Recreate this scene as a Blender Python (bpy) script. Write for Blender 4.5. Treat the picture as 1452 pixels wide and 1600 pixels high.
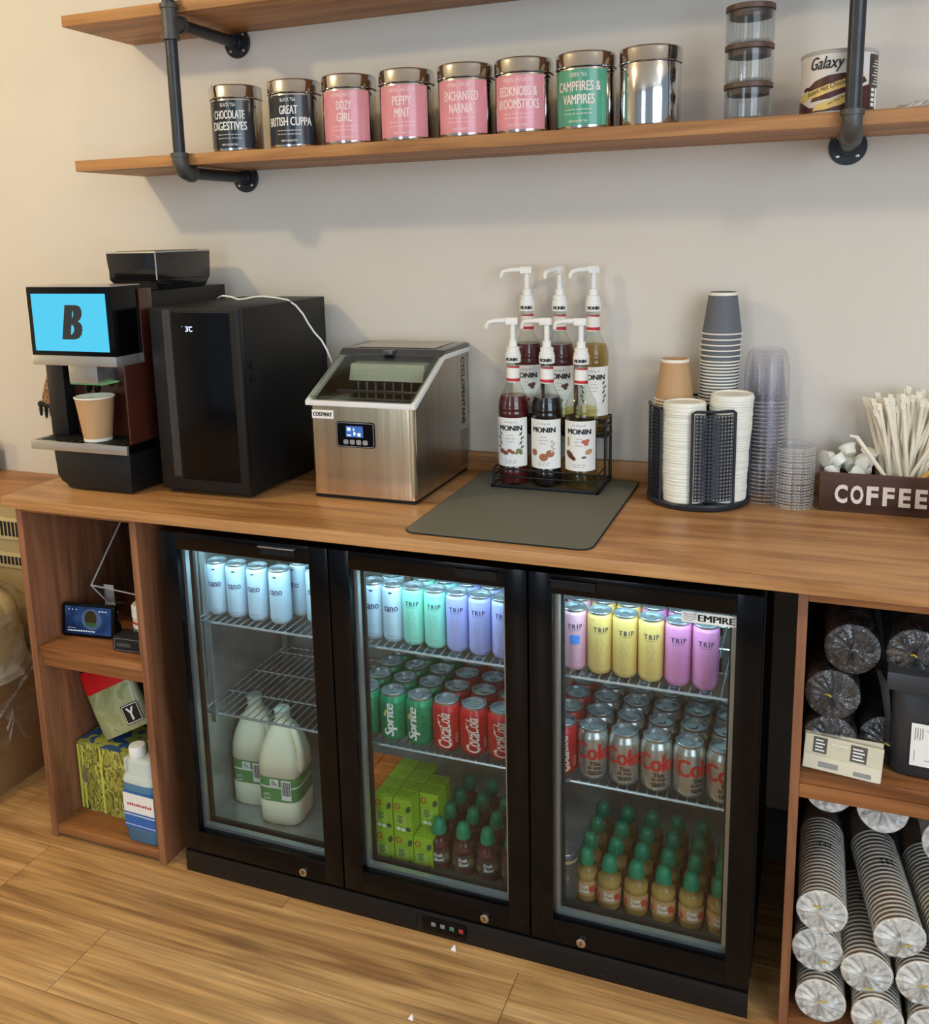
import bpy, bmesh, math, random
from mathutils import Vector, Matrix
PI = math.pi
sin, cos = math.sin, math.cos
SC = bpy.context.scene
COL = SC.collection
for _o in list(bpy.data.objects):
    bpy.data.objects.remove(_o)

# ------------------------------------------------------------------ camera
def set_camera():
    cam = bpy.data.cameras.new('camera')
    cam.sensor_fit = 'HORIZONTAL'
    cam.sensor_width = 36.0
    cam.lens = 1468.236 * 36.0 / 1452.0
    cam.shift_x = (726 - 705.153) / 1452.0
    cam.shift_y = (644.761 - 800) / 1452.0
    cam.clip_start = 0.05
    o = bpy.data.objects.new('camera', cam)
    COL.objects.link(o)
    yaw, pitch, roll = 0.376202, 0.188282, -0.024652
    f = Vector((-sin(yaw) * cos(pitch), cos(yaw) * cos(pitch), -sin(pitch)))
    r = Vector((cos(yaw), sin(yaw), 0))
    u = r.cross(f)
    r2 = cos(roll) * r + sin(roll) * u
    u2 = -sin(roll) * r + cos(roll) * u
    m = Matrix((r2, u2, -f)).transposed().to_4x4()
    m.translation = (1.418456, -2.243689, 1.551447)
    o.matrix_world = m
    SC.camera = o
set_camera()

# ------------------------------------------------------------------ light
SC.view_settings.view_transform = 'Standard'
SC.view_settings.look = 'None'
SC.view_settings.gamma = 1.0
SC.view_settings.use_curve_mapping = False
SC.view_settings.exposure = 0.0
try:
    SC.cycles.transparent_max_bounces = 40
    SC.cycles.max_bounces = 10
    SC.cycles.sample_clamp_indirect = 6.0
except Exception:
    pass

WORLD = bpy.data.worlds.new('room_ambience')
SC.world = WORLD
WORLD.use_nodes = True
WORLD.node_tree.nodes['Background'].inputs[0].default_value = (0.62, 0.80, 1.0, 1)
WORLD.node_tree.nodes['Background'].inputs[1].default_value = 0.45

def area(name, loc, target, sx, sy, power, col, shape='RECTANGLE'):
    l = bpy.data.lights.new(name, 'AREA')
    l.shape = shape
    l.size = sx
    l.size_y = sy
    l.energy = power
    l.color = col
    o = bpy.data.objects.new(name, l)
    COL.objects.link(o)
    o.location = loc
    o.rotation_euler = (Vector(target) - Vector(loc)).to_track_quat('-Z', 'Y').to_euler()
    return o

def lamp(name, loc, radius, power, col):
    l = bpy.data.lights.new(name, 'POINT')
    l.shadow_soft_size = radius
    l.energy = power
    l.color = col
    o = bpy.data.objects.new(name, l)
    COL.objects.link(o)
    o.location = loc
    return o

lamp('warm_ceiling_lamp', (-0.95, -1.62, 2.56), 0.05, 43, (1.0, 0.80, 0.46))
lamp('warm_side_lamp', (-2.35, -1.05, 1.25), 0.10, 20, (1.0, 0.78, 0.38))
lamp('ceiling_lamp', (2.65, -1.75, 2.56), 0.09, 25, (1.0, 0.86, 0.70))
area('shop_window_daylight', (3.6, -3.6, 1.7), (0.6, 0.0, 1.0), 2.4, 1.9, 78, (0.72, 0.86, 1.0))
area('shop_door_daylight', (-0.2, -5.0, 1.5), (0.5, 0.0, 1.0), 1.0, 2.2, 34, (0.78, 0.89, 1.0))

# ------------------------------------------------------------------ materials
def lin(c):
    return tuple(((v / 12.92) if v <= 0.04045 else ((v + 0.055) / 1.055) ** 2.4) for v in (x / 255.0 for x in c))

def nt(name):
    m = bpy.data.materials.new(name)
    m.use_nodes = True
    t = m.node_tree
    t.nodes.clear()
    out = t.nodes.new('ShaderNodeOutputMaterial')
    return m, t, out

def nd(t, kind, **k):
    n = t.nodes.new(kind)
    for a, b in k.items():
        if a.startswith('i_'):
            n.inputs[a[2:].replace('_', ' ')].default_value = b
        else:
            setattr(n, a, b)
    return n

def mat(name, col, rough=0.5, metal=0.0, spec=0.5, var=0.05, vscale=9.0, bump=0.0, bscale=60.0, stretch=(1, 1, 1),
        emit=None, estr=0.0, coat=0.0, aniso=0.0, trans=0.0, ior=1.45, rvar=0.0):
    m, t, out = nt(name)
    b = nd(t, 'ShaderNodeBsdfPrincipled')
    t.links.new(b.outputs[0], out.inputs[0])
    c = lin(col)
    b.inputs['Roughness'].default_value = rough
    b.inputs['Metallic'].default_value = metal
    b.inputs['Specular IOR Level'].default_value = spec
    b.inputs['Coat Weight'].default_value = coat
    b.inputs['Coat Roughness'].default_value = 0.08
    b.inputs['Anisotropic'].default_value = aniso
    b.inputs['Transmission Weight'].default_value = trans
    b.inputs['IOR'].default_value = ior
    if emit:
        b.inputs['Emission Color'].default_value = (*lin(emit), 1)
        b.inputs['Emission Strength'].default_value = estr
    tc = nd(t, 'ShaderNodeTexCoord')
    mp = nd(t, 'ShaderNodeMapping')
    mp.inputs['Scale'].default_value = stretch
    t.links.new(tc.outputs['Object'], mp.inputs[0])
    nz = nd(t, 'ShaderNodeTexNoise')
    nz.inputs['Scale'].default_value = vscale
    nz.inputs['Detail'].default_value = 4
    t.links.new(mp.outputs[0], nz.inputs['Vector'])
    rp = nd(t, 'ShaderNodeValToRGB')
    rp.color_ramp.elements[0].position = 0.3
    rp.color_ramp.elements[1].position = 0.7
    rp.color_ramp.elements[0].color = (*(max(0, v * (1 - var)) for v in c), 1)
    rp.color_ramp.elements[1].color = (*(min(1, v * (1 + var)) for v in c), 1)
    t.links.new(nz.outputs[0], rp.inputs[0])
    t.links.new(rp.outputs[0], b.inputs['Base Color'])
    if rvar:
        mr = nd(t, 'ShaderNodeMapRange')
        mr.inputs['To Min'].default_value = max(0, rough - rvar)
        mr.inputs['To Max'].default_value = rough + rvar
        t.links.new(nz.outputs[0], mr.inputs[0])
        t.links.new(mr.outputs[0], b.inputs['Roughness'])
    if bump:
        n2 = nd(t, 'ShaderNodeTexNoise')
        n2.inputs['Scale'].default_value = bscale
        n2.inputs['Detail'].default_value = 3
        t.links.new(mp.outputs[0], n2.inputs['Vector'])
        bp = nd(t, 'ShaderNodeBump')
        bp.inputs['Strength'].default_value = bump
        bp.inputs['Distance'].default_value = 0.002
        t.links.new(n2.outputs[0], bp.inputs['Height'])
        t.links.new(bp.outputs[0], b.inputs['Normal'])
    return m

def wood(name, light, mid, dark, axis='X', rough=0.42, rnd=False, knots=1.0, fine=0.5, sc=1.0, plank=False):
    m, t, out = nt(name)
    b = nd(t, 'ShaderNodeBsdfPrincipled')
    b.inputs['Roughness'].default_value = rough
    b.inputs['Specular IOR Level'].default_value = 0.4
    t.links.new(b.outputs[0], out.inputs[0])
    tc = nd(t, 'ShaderNodeTexCoord')
    src = tc.outputs['Object']
    if rnd:
        oi = nd(t, 'ShaderNodeObjectInfo')
        ml = nd(t, 'ShaderNodeVectorMath', operation='SCALE')
        cb = nd(t, 'ShaderNodeCombineXYZ')
        cb.inputs[0].default_value = 7.0
        cb.inputs[1].default_value = 13.0
        cb.inputs[2].default_value = 5.0
        t.links.new(cb.outputs[0], ml.inputs[0])
        t.links.new(oi.outputs['Random'], ml.inputs['Scale'])
        ad = nd(t, 'ShaderNodeVectorMath', operation='ADD')
        t.links.new(src, ad.inputs[0])
        t.links.new(ml.outputs[0], ad.inputs[1])
        src = ad.outputs[0]
    def mapped(lo, hi):
        mp = nd(t, 'ShaderNodeMapping')
        mp.inputs['Scale'].default_value = {'X': (lo, hi, hi), 'Y': (hi, lo, hi), 'Z': (hi, hi, lo)}[axis]
        t.links.new(src, mp.inputs[0])
        return mp
    def noise(mp, scale, detail, dist):
        n = nd(t, 'ShaderNodeTexNoise')
        n.inputs['Scale'].default_value = scale
        n.inputs['Detail'].default_value = detail
        n.inputs['Distortion'].default_value = dist
        t.links.new(mp.outputs[0], n.inputs['Vector'])
        return n
    n1 = noise(mapped(0.9 * sc, 9 * sc), 1.6, 6, 1.3)
    rp = nd(t, 'ShaderNodeValToRGB')
    e = rp.color_ramp.elements
    e[0].position = 0.30
    e[0].color = (*lin(dark), 1)
    e[1].position = 0.72
    e[1].color = (*lin(light), 1)
    em = e.new(0.50)
    em.color = (*lin(mid), 1)
    t.links.new(n1.outputs[0], rp.inputs[0])
    n2 = noise(mapped(3 * sc, 110 * sc), 1.0, 4, 0.6)
    r2 = nd(t, 'ShaderNodeMapRange')
    r2.inputs['From Min'].default_value = 0.3
    r2.inputs['From Max'].default_value = 0.7
    r2.inputs['To Min'].default_value = 1.0 - 0.45 * fine
    r2.inputs['To Max'].default_value = 1.0 + 0.12 * fine
    t.links.new(n2.outputs[0], r2.inputs[0])
    mx = nd(t, 'ShaderNodeVectorMath', operation='SCALE')
    t.links.new(rp.outputs[0], mx.inputs[0])
    t.links.new(r2.outputs[0], mx.inputs['Scale'])
    last = mx.outputs[0]
    if knots:
        vo = nd(t, 'ShaderNodeTexVoronoi')
        vo.inputs['Scale'].default_value = 1.0
        t.links.new(mapped(1.7 * sc, 5.2 * sc).outputs[0], vo.inputs['Vector'])
        r3 = nd(t, 'ShaderNodeMapRange')
        r3.inputs['From Min'].default_value = 0.02
        r3.inputs['From Max'].default_value = 0.16
        r3.inputs['To Min'].default_value = 1 - 0.55 * knots
        r3.inputs['To Max'].default_value = 1.0
        t.links.new(vo.outputs['Distance'], r3.inputs[0])
        m3 = nd(t, 'ShaderNodeVectorMath', operation='SCALE')
        t.links.new(last, m3.inputs[0])
        t.links.new(r3.outputs[0], m3.inputs['Scale'])
        last = m3.outputs[0]
    t.links.new(last, b.inputs['Base Color'])
    bp = nd(t, 'ShaderNodeBump')
    bp.inputs['Strength'].default_value = 0.18
    bp.inputs['Distance'].default_value = 0.002
    t.links.new(n2.outputs[0], bp.inputs['Height'])
    t.links.new(bp.outputs[0], b.inputs['Normal'])
    return m

def thin(name, tint=(255, 255, 255), refl=1.0, rough=0.03, base=0.02, bump=0.0, bscale=30.0, white=0.0, wmin=0.0):
    """thin clear sheet: straight-through transparency plus a fresnel gloss, optional crinkles and a little haze"""
    m, t, out = nt(name)
    tr = nd(t, 'ShaderNodeBsdfTransparent')
    tr.inputs[0].default_value = (*lin(tint), 1)
    gl = nd(t, 'ShaderNodeBsdfGlossy')
    gl.inputs['Roughness'].default_value = rough
    lw = nd(t, 'ShaderNodeLayerWeight')
    lw.inputs['Blend'].default_value = 0.5
    fr = nd(t, 'ShaderNodeMath', operation='POWER')
    fr.inputs[1].default_value = 3.5
    t.links.new(lw.outputs['Facing'], fr.inputs[0])
    ma = nd(t, 'ShaderNodeMath', operation='MULTIPLY_ADD')
    ma.inputs[1].default_value = refl
    ma.inputs[2].default_value = base
    ma.use_clamp = True
    t.links.new(fr.outputs[0], ma.inputs[0])
    mx = nd(t, 'ShaderNodeMixShader')
    t.links.new(ma.outputs[0], mx.inputs[0])
    first = tr.outputs[0]
    tc = nd(t, 'ShaderNodeTexCoord')
    if white:
        df = nd(t, 'ShaderNodeBsdfDiffuse')
        df.inputs[0].default_value = (0.88, 0.86, 0.80, 1)
        nz = nd(t, 'ShaderNodeTexNoise')
        nz.inputs['Scale'].default_value = bscale * 0.7
        nz.inputs['Distortion'].default_value = 1.5
        t.links.new(tc.outputs['Object'], nz.inputs['Vector'])
        mr = nd(t, 'ShaderNodeMapRange')
        mr.inputs['From Min'].default_value = 0.35
        mr.inputs['From Max'].default_value = 0.75
        mr.inputs['To Min'].default_value = wmin
        mr.inputs['To Max'].default_value = white
        t.links.new(nz.outputs[0], mr.inputs[0])
        m0 = nd(t, 'ShaderNodeMixShader')
        t.links.new(mr.outputs[0], m0.inputs[0])
        t.links.new(tr.outputs[0], m0.inputs[1])
        t.links.new(df.outputs[0], m0.inputs[2])
        first = m0.outputs[0]
    t.links.new(first, mx.inputs[1])
    t.links.new(gl.outputs[0], mx.inputs[2])
    t.links.new(mx.outputs[0], out.inputs[0])
    if bump:
        n2 = nd(t, 'ShaderNodeTexNoise')
        n2.inputs['Scale'].default_value = bscale
        n2.inputs['Detail'].default_value = 3
        n2.inputs['Distortion'].default_value = 2.0
        t.links.new(tc.outputs['Object'], n2.inputs['Vector'])
        bp = nd(t, 'ShaderNodeBump')
        bp.inputs['Strength'].default_value = bump
        bp.inputs['Distance'].default_value = 0.01
        t.links.new(n2.outputs[0], bp.inputs['Height'])
        t.links.new(bp.outputs[0], gl.inputs['Normal'])
        t.links.new(bp.outputs[0], lw.inputs['Normal'])
    return m

def emis(name, col, s):
    m, t, out = nt(name)
    e = nd(t, 'ShaderNodeEmission')
    e.inputs[0].default_value = (*lin(col), 1)
    e.inputs[1].default_value = s
    t.links.new(e.outputs[0], out.inputs[0])
    return m

def patches(name, cols, scale=14, rough=0.5, dist=0.5, stretch=(1, 1, 1)):
    """printed picture: soft patches of several inks"""
    m, t, out = nt(name)
    b = nd(t, 'ShaderNodeBsdfPrincipled')
    b.inputs['Roughness'].default_value = rough
    t.links.new(b.outputs[0], out.inputs[0])
    tc = nd(t, 'ShaderNodeTexCoord')
    nz = nd(t, 'ShaderNodeTexNoise')
    nz.inputs['Scale'].default_value = scale
    nz.inputs['Detail'].default_value = 3
    nz.inputs['Distortion'].default_value = dist
    mp = nd(t, 'ShaderNodeMapping')
    mp.inputs['Scale'].default_value = stretch
    t.links.new(tc.outputs['Object'], mp.inputs[0])
    t.links.new(mp.outputs[0], nz.inputs['Vector'])
    rp = nd(t, 'ShaderNodeValToRGB')
    rp.color_ramp.interpolation = 'CONSTANT'
    e = rp.color_ramp.elements
    n = len(cols)
    e[0].position = 0
    e[0].color = (*lin(cols[0]), 1)
    e[1].position = 0.34
    e[1].color = (*lin(cols[1]), 1)
    for i in range(2, n):
        x = e.new(0.34 + 0.32 * (i - 1) / (n - 1))
        x.color = (*lin(cols[i]), 1)
    t.links.new(nz.outputs[0], rp.inputs[0])
    t.links.new(rp.outputs[0], b.inputs['Base Color'])
    return m

# ------------------------------------------------------------------ mesh helpers
class MB:
    def __init__(self):
        self.v, self.f = [], []
    def add(self, vs, fs):
        n = len(self.v)
        self.v += [tuple(p) for p in vs]
        self.f += [tuple(i + n for i in q) for q in fs]
        return self
    def box(self, x0, x1, y0, y1, z0, z1):
        return self.add([(x0, y0, z0), (x1, y0, z0), (x1, y1, z0), (x0, y1, z0), (x0, y0, z1), (x1, y0, z1), (x1, y1, z1), (x0, y1, z1)],
                        [(0, 3, 2, 1), (4, 5, 6, 7), (0, 1, 5, 4), (1, 2, 6, 5), (2, 3, 7, 6), (3, 0, 4, 7)])
    def lathe(self, prof, n=32, c=(0, 0, 0), a0=0.0, a1=2 * PI, cap0=False, cap1=False, sx=1.0, sy=1.0):
        full = abs(a1 - a0 - 2 * PI) < 1e-6
        m = n if full else n + 1
        vs, fs = [], []
        for r, z in prof:
            for i in range(m):
                a = a0 + (a1 - a0) * i / n
                vs.append((c[0] + sx * r * sin(a), c[1] - sy * r * cos(a), c[2] + z))
        for k in range(len(prof) - 1):
            for i in range(n):
                j = (i + 1) % m
                fs.append((k * m + i, k * m + j, (k + 1) * m + j, (k + 1) * m + i))
        if cap0:
            fs.append(tuple(range(m))[::-1])
        if cap1:
            fs.append(tuple((len(prof) - 1) * m + i for i in range(m)))
        return self.add(vs, fs)
    def tube(self, pts, r, n=8, caps=True, closed=False):
        P = [Vector(p) for p in pts]
        k = len(P)
        rr = r if isinstance(r, (list, tuple)) else [r] * k
        vs, fs = [], []
        up = None
        for i in range(k):
            if closed:
                d = (P[(i + 1) % k] - P[i - 1])
            else:
                d = P[min(i + 1, k - 1)] - P[max(i - 1, 0)]
            d.normalize()
            if up is None:
                up = Vector((0, 0, 1)) if abs(d.z) < 0.9 else Vector((1, 0, 0))
            a = d.cross(up)
            a.normalize()
            up = a.cross(d)
            up.normalize()
            for j in range(n):
                t = 2 * PI * j / n
                vs.append(P[i] + (a * cos(t) + up * sin(t)) * rr[i])
        for i in range(k if closed else k - 1):
            i2 = (i + 1) % k
            for j in range(n):
                j2 = (j + 1) % n
                fs.append((i * n + j, i * n + j2, i2 * n + j2, i2 * n + j))
        if caps and not closed:
            fs.append(tuple(range(n))[::-1])
            fs.append(tuple((k - 1) * n + j for j in range(n)))
        return self.add(vs, fs)
    def cyl(self, p0, p1, r, n=12):
        return self.tube([p0, p1], r, n)
    def extr(self, poly, f0, f1):
        """poly: 2-D outline; f0/f1 map a 2-D point to 3-D for the two ends"""
        n = len(poly)
        vs = [f0(*p) for p in poly] + [f1(*p) for p in poly]
        fs = [tuple(range(n))[::-1], tuple(range(n, 2 * n))]
        for i in range(n):
            j = (i + 1) % n
            fs.append((i, j, n + j, n + i))
        return self.add(vs, fs)
    def prism_x(self, poly, x0, x1):
        return self.extr(poly, lambda y, z: (x0, y, z), lambda y, z: (x1, y, z))
    def prism_y(self, poly, y0, y1):
        return self.extr(poly, lambda x, z: (x, y0, z), lambda x, z: (x, y1, z))
    def prism_z(self, poly, z0, z1):
        return self.extr(poly, lambda x, y: (x, y, z0), lambda x, y: (x, y, z1))
    def mesh(self, name, bevel=0.0, seg=2, smooth=True, ang=35):
        me = bpy.data.meshes.new(name)
        bm = bmesh.new()
        vv = [bm.verts.new(p) for p in self.v]
        for q in self.f:
            try:
                bm.faces.new([vv[i] for i in q])
            except ValueError:
                pass
        bmesh.ops.recalc_face_normals(bm, faces=bm.faces)
        if bevel:
            ed = [e for e in bm.edges if len(e.link_faces) == 2 and e.calc_face_angle(0) > 0.5]
            bmesh.ops.bevel(bm, geom=ed, offset=bevel, segments=seg, affect='EDGES', profile=0.6)
        bm.to_mesh(me)
        bm.free()
        if smooth:
            me.shade_smooth()
            try:
                me.set_sharp_from_angle(angle=math.radians(ang))
            except Exception:
                pass
        return me
    def build(self, name, m, parent=None, bevel=0.0, seg=2, smooth=True, ang=35, loc=None):
        return put(name, self.mesh(name, bevel, seg, smooth, ang), m, parent, loc)

def put(name, me, m, parent=None, loc=None, rot=None):
    if m and not me.materials:
        me.materials.append(m)
    o = bpy.data.objects.new(name, me)
    COL.objects.link(o)
    if parent:
        o.parent = parent
    if loc:
        o.location = loc
    if rot:
        o.rotation_euler = rot
    return o

def tag(o, label=None, cat=None, group=None, kind=None):
    if label: o['label'] = label
    if cat: o['category'] = cat
    if group: o['group'] = group
    if kind: o['kind'] = kind
    return o

def thing(name, label, cat, loc=(0, 0, 0), rz=0.0, group=None):
    o = bpy.data.objects.new(name, None)
    o.empty_display_size = 0.05
    COL.objects.link(o)
    o.location = loc
    o.rotation_euler = (0, 0, rz)
    return tag(o, label, cat, group)

def copy_tree(o, parent=None):
    c = o.copy()
    COL.objects.link(c)
    c.parent = parent
    for ch in o.children:
        copy_tree(ch, c)
    return c

def place(proto, used, loc, rz, label, group=None, rot=None):
    """first call moves the prototype, later calls copy it"""
    o = proto if not used.get(proto.name_full) else copy_tree(proto)
    used[proto.name_full] = True
    o.location = loc
    o.rotation_euler = rot if rot else (0, 0, rz)
    tag(o, label, None, group)
    return o
USED = {}

def rounded(x0, x1, y0, y1, r, n=5):
    p = []
    for cx, cy, a in ((x1 - r, y1 - r, 0), (x0 + r, y1 - r, PI / 2), (x0 + r, y0 + r, PI), (x1 - r, y0 + r, 1.5 * PI)):
        for i in range(n + 1):
            t = a + PI / 2 * i / n
            p.append((cx + r * cos(t), cy + r * sin(t)))
    return p

# ------------------------------------------------------------------ lettering
_TX = {}
def glyphs(s, bold=0.0, shear=0.0, space=1.0):
    k = (s, bold, shear, space)
    if k in _TX:
        return _TX[k]
    c = bpy.data.curves.new('glyphs', 'FONT')
    c.body = s
    c.offset = bold
    c.shear = shear
    c.space_character = space
    c.resolution_u = 3
    c.fill_mode = 'FRONT'
    o = bpy.data.objects.new('glyphs', c)
    COL.objects.link(o)
    bpy.context.view_layer.update()
    me = bpy.data.meshes.new_from_object(o.evaluated_get(bpy.context.evaluated_depsgraph_get()))
    vs = [(v.co.x, v.co.y) for v in me.vertices]
    fs = [tuple(p.vertices) for p in me.polygons]
    bpy.data.objects.remove(o)
    bpy.data.curves.remove(c)
    bpy.data.meshes.remove(me)
    if vs:
        x0, x1 = min(v[0] for v in vs), max(v[0] for v in vs)
        y0, y1 = min(v[1] for v in vs), max(v[1] for v in vs)
        vs = [((x - x0) / max(x1 - x0, 1e-6) - 0.5, (y - y0) / max(y1 - y0, 1e-6) - 0.5) for x, y in vs]
    _TX[k] = (vs, fs)
    return _TX[k]

class Print:
    """flat print collected in (u, v) and laid on a plane or round a cylinder as one mesh"""
    def __init__(self):
        self.v, self.f = [], []
    def text(self, s, u, v, w, h, bold=0.0, shear=0.0, rot=0.0, space=1.0):
        vs, fs = glyphs(s, 0.0, shear, space)
        c, d = cos(rot), sin(rot)
        for k in ((-1, 0, 1) if bold else (0,)):          # heavier strokes: shifted overprints
            n = len(self.v)
            e = k * bold * h * 1.3
            self.v += [(u + (x * w + e) * c - y * h * d, v + (x * w + e) * d + y * h * c, (k + 1) * 0.00005) for x, y in vs]
            self.f += [tuple(i + n for i in q) for q in fs]
        return self
    def rect(self, u0, u1, v0, v1):
        n = len(self.v)
        self.v += [(u0, v0), (u1, v0), (u1, v1), (u0, v1)]
        self.f.append((n, n + 1, n + 2, n + 3))
        return self
    def poly(self, pts):
        n = len(self.v)
        self.v += list(pts)
        self.f.append(tuple(range(n, n + len(pts))))
        return self
    def blob(self, u, v, a, b, rot=0.0, n=14):
        return self.poly([(u + a * cos(t) * cos(rot) - b * sin(t) * sin(rot), v + a * cos(t) * sin(rot) + b * sin(t) * cos(rot))
                          for t in (2 * PI * i / n for i in range(n))])
    def line(self, u0, v0, u1, v1, w):
        d = Vector((u1 - u0, v1 - v0))
        p = Vector((-d.y, d.x)).normalized() * (w / 2)
        return self.poly([(u0 + p.x, v0 + p.y), (u0 - p.x, v0 - p.y), (u1 - p.x, v1 - p.y), (u1 + p.x, v1 + p.y)])
    def path(self, pts, w):
        for a, b in zip(pts[:-1], pts[1:]):
            self.line(*a, *b, w)
        return self
    def _bm(self, step):
        # every vertex is (u, v) or (u, v, layer)
        bm = bmesh.new()
        vv = [bm.verts.new((p[0], p[1], p[2] if len(p) > 2 else 0)) for p in self.v]
        for q in self.f:
            try:
                bm.faces.new([vv[i] for i in q])
            except ValueError:
                pass
        if step:
            x0, x1 = min(v[0] for v in self.v), max(v[0] for v in self.v)
            u = math.ceil(x0 / step) * step
            while u < x1:
                g = bm.verts[:] + bm.edges[:] + bm.faces[:]
                bmesh.ops.bisect_plane(bm, geom=g, plane_co=(u, 0, 0), plane_no=(1, 0, 0), dist=1e-6)
                u += step
        return bm
    def _fin(self, bm, name, m, parent):
        me = bpy.data.meshes.new(name)
        bm.to_mesh(me)
        bm.free()
        return put(name, me, m, parent)
    def flat(self, name, m, parent, o, right, up):
        """on a plane: o + u*right + v*up"""
        o, right, up = Vector(o), Vector(right), Vector(up)
        bm = self._bm(0)
        for v in bm.verts:
            v.co = o + right * v.co.x + up * v.co.y + right.cross(up) * v.co.z
        return self._fin(bm, name, m, parent)
    def wrap(self, name, m, parent, r, z=0.0, phi=0.0, rfun=None, c=(0, 0), step=0.006):
        bm = self._bm(step)
        for v in bm.verts:
            u, w = v.co.x, v.co.y
            rr = (rfun(z + w) if rfun else r) + v.co.z
            a = phi + u / r
            v.co = (c[0] + rr * sin(a), c[1] - rr * cos(a), z + w)
        return self._fin(bm, name, m, parent)

ORD = ['first', 'second', 'third', 'fourth', 'fifth', 'sixth', 'seventh', 'eighth', 'ninth', 'tenth']
# ------------------------------------------------------------------ shared materials
M = {}
M['plaster'] = mat('plaster_paint', (213, 206, 195), 0.85, spec=0.2, var=0.03, vscale=2.2, bump=0.12, bscale=45)
M['ceiling'] = mat('ceiling_paint', (235, 232, 225), 0.9, spec=0.2)
M['skirting'] = mat('grey_skirting', (120, 116, 108), 0.55)
M['counter'] = wood('counter_wood', (206, 158, 106), (186, 136, 86), (146, 98, 56), 'X', 0.36, knots=0.55, fine=0.55)
M['edge'] = wood('edge_wood', (192, 140, 90), (172, 120, 72), (132, 86, 48), 'X', 0.42, knots=0.5, fine=0.5)
M['shelfwood'] = wood('shelf_wood', (194, 144, 92), (174, 124, 74), (138, 92, 52), 'X', 0.5, knots=0.75, fine=0.5)
M['panel'] = wood('stained_panel', (166, 114, 80), (142, 94, 64), (104, 64, 42), 'Z', 0.5, knots=0.6, fine=0.5)
M['cabshelf'] = wood('cabinet_shelf', (172, 118, 70), (152, 98, 56), (112, 68, 36), 'X', 0.45, knots=0.5, fine=0.6)
M['plank'] = wood('floor_plank', (220, 176, 120), (200, 154, 98), (154, 110, 68), 'X', 0.45, rnd=True, knots=1.25, fine=0.85)
M['pipe'] = mat('black_iron', (58, 60, 64), 0.38, metal=0.55, var=0.15, vscale=30, bump=0.15, bscale=120)
M['fitting'] = mat('cast_iron_fitting', (84, 84, 82), 0.5, metal=0.5, var=0.15, vscale=40, bump=0.3, bscale=160)
M['screw'] = mat('zinc_screw', (190, 190, 188), 0.35, metal=0.9)
M['black'] = mat('satin_black', (15, 15, 17), 0.42, var=0.1)
M['gloss'] = mat('gloss_black', (7, 7, 9), 0.14, spec=0.28, var=0.05)
M['blackm'] = mat('matte_black', (18, 18, 19), 0.7, var=0.1)
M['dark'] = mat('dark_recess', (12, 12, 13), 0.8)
M['alu'] = mat('brushed_aluminium', (196, 200, 202), 0.38, metal=0.85, var=0.08, vscale=14, bump=0.1, bscale=80)
M['steel_in'] = mat('fridge_liner', (176, 182, 180), 0.34, metal=0.7, var=0.12, vscale=24, bump=0.25, bscale=70)
M['wire'] = mat('chrome_wire', (200, 204, 206), 0.25, metal=0.9)
M['chrome'] = mat('polished_tin', (206, 204, 200), 0.10, metal=1.0, var=0.03)
M['white'] = mat('white_plastic', (238, 238, 232), 0.35, var=0.03)
M['cream'] = mat('cream_paper', (236, 232, 216), 0.6, var=0.04)
M['ink'] = mat('black_ink', (24, 24, 26), 0.5)
M['paper'] = mat('white_label', (240, 238, 232), 0.55, var=0.03)
M['glass'] = thin('door_glass', (240, 243, 243), 0.55, 0.01, 0.03)
M['clear'] = thin('clear_plastic', (254, 254, 255), 0.5, 0.06, 0.004)
M['clearrim'] = thin('clear_rim_highlight', (246, 248, 250), 1.0, 0.08, 0.10, bscale=200, white=0.75)  # white haze paints bright highlights along the clear rims
M['jarglass'] = thin('jar_glass', (247, 249, 250), 0.8, 0.03, 0.03)
M['led'] = emis('led_strip', (150, 228, 255), 5.0)

# ------------------------------------------------------------------ room
def room():
    w = MB().box(-3.2, 3.6, 0.0, 0.12, 0, 2.75).build('wall_back', M['plaster'], smooth=False)
    tag(w, 'cream plastered wall behind the counter and shelves', 'wall', kind='structure')
    w = MB().box(-3.32, -3.2, -5.5, 0.12, 0, 2.75).build('wall_left', M['plaster'], smooth=False)
    tag(w, 'plain cream side wall beyond the heater', 'wall', kind='structure')
    c = MB().box(-3.32, 3.6, -5.5, 0.12, 2.75, 2.85).build('ceiling', M['ceiling'], smooth=False)
    tag(c, 'plain white ceiling above the shelves', 'ceiling', kind='structure')
    f = MB().box(-3.32, 3.6, -5.5, 0.12, -0.08, -0.006).build('floor', M['dark'], smooth=False)
    tag(f, 'brown wood plank floor in front of the fridge', 'floor', kind='structure')
    W, L = 0.193, 1.28
    meshes = {}
    rows = 22
    for r in range(rows):
        y1 = 0.0 - r * W
        off = (r * 0.47 + (0.113 if r == 3 else 0.0)) % L
        x = -3.2 + off - L
        while x < 3.55:
            x0, x1 = max(x, -3.2), min(x + L, 3.55)
            if x1 - x0 > 0.02:
                ln = round(x1 - x0, 4)
                if ln not in meshes:
                    meshes[ln] = MB().box(0.0006, ln - 0.0006, -W + 0.0006, -0.0006, -0.0055, 0.0).mesh('plank', 0.0012, 1)
                put('plank', meshes[ln], M['plank'], f, (x0, y1, 0))
            x += L
    b = MB().box(-3.2, 3.6, -0.016, 0.0, 0.0, 0.115).box(-3.2, 3.6, -0.011, 0, 0.115, 0.13).build('baseboard_back', M['skirting'], smooth=False)
    tag(b, 'grey skirting board low on the back wall', 'skirting', kind='structure')
    t = MB().box(-0.43, 2.6, -0.016, 0, CZ, 0.9944).build('trim_1', M['edge'], bevel=0.002)
    tag(t, 'thin wooden upstand along the back of the counter', 'trim', kind='structure')
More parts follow.
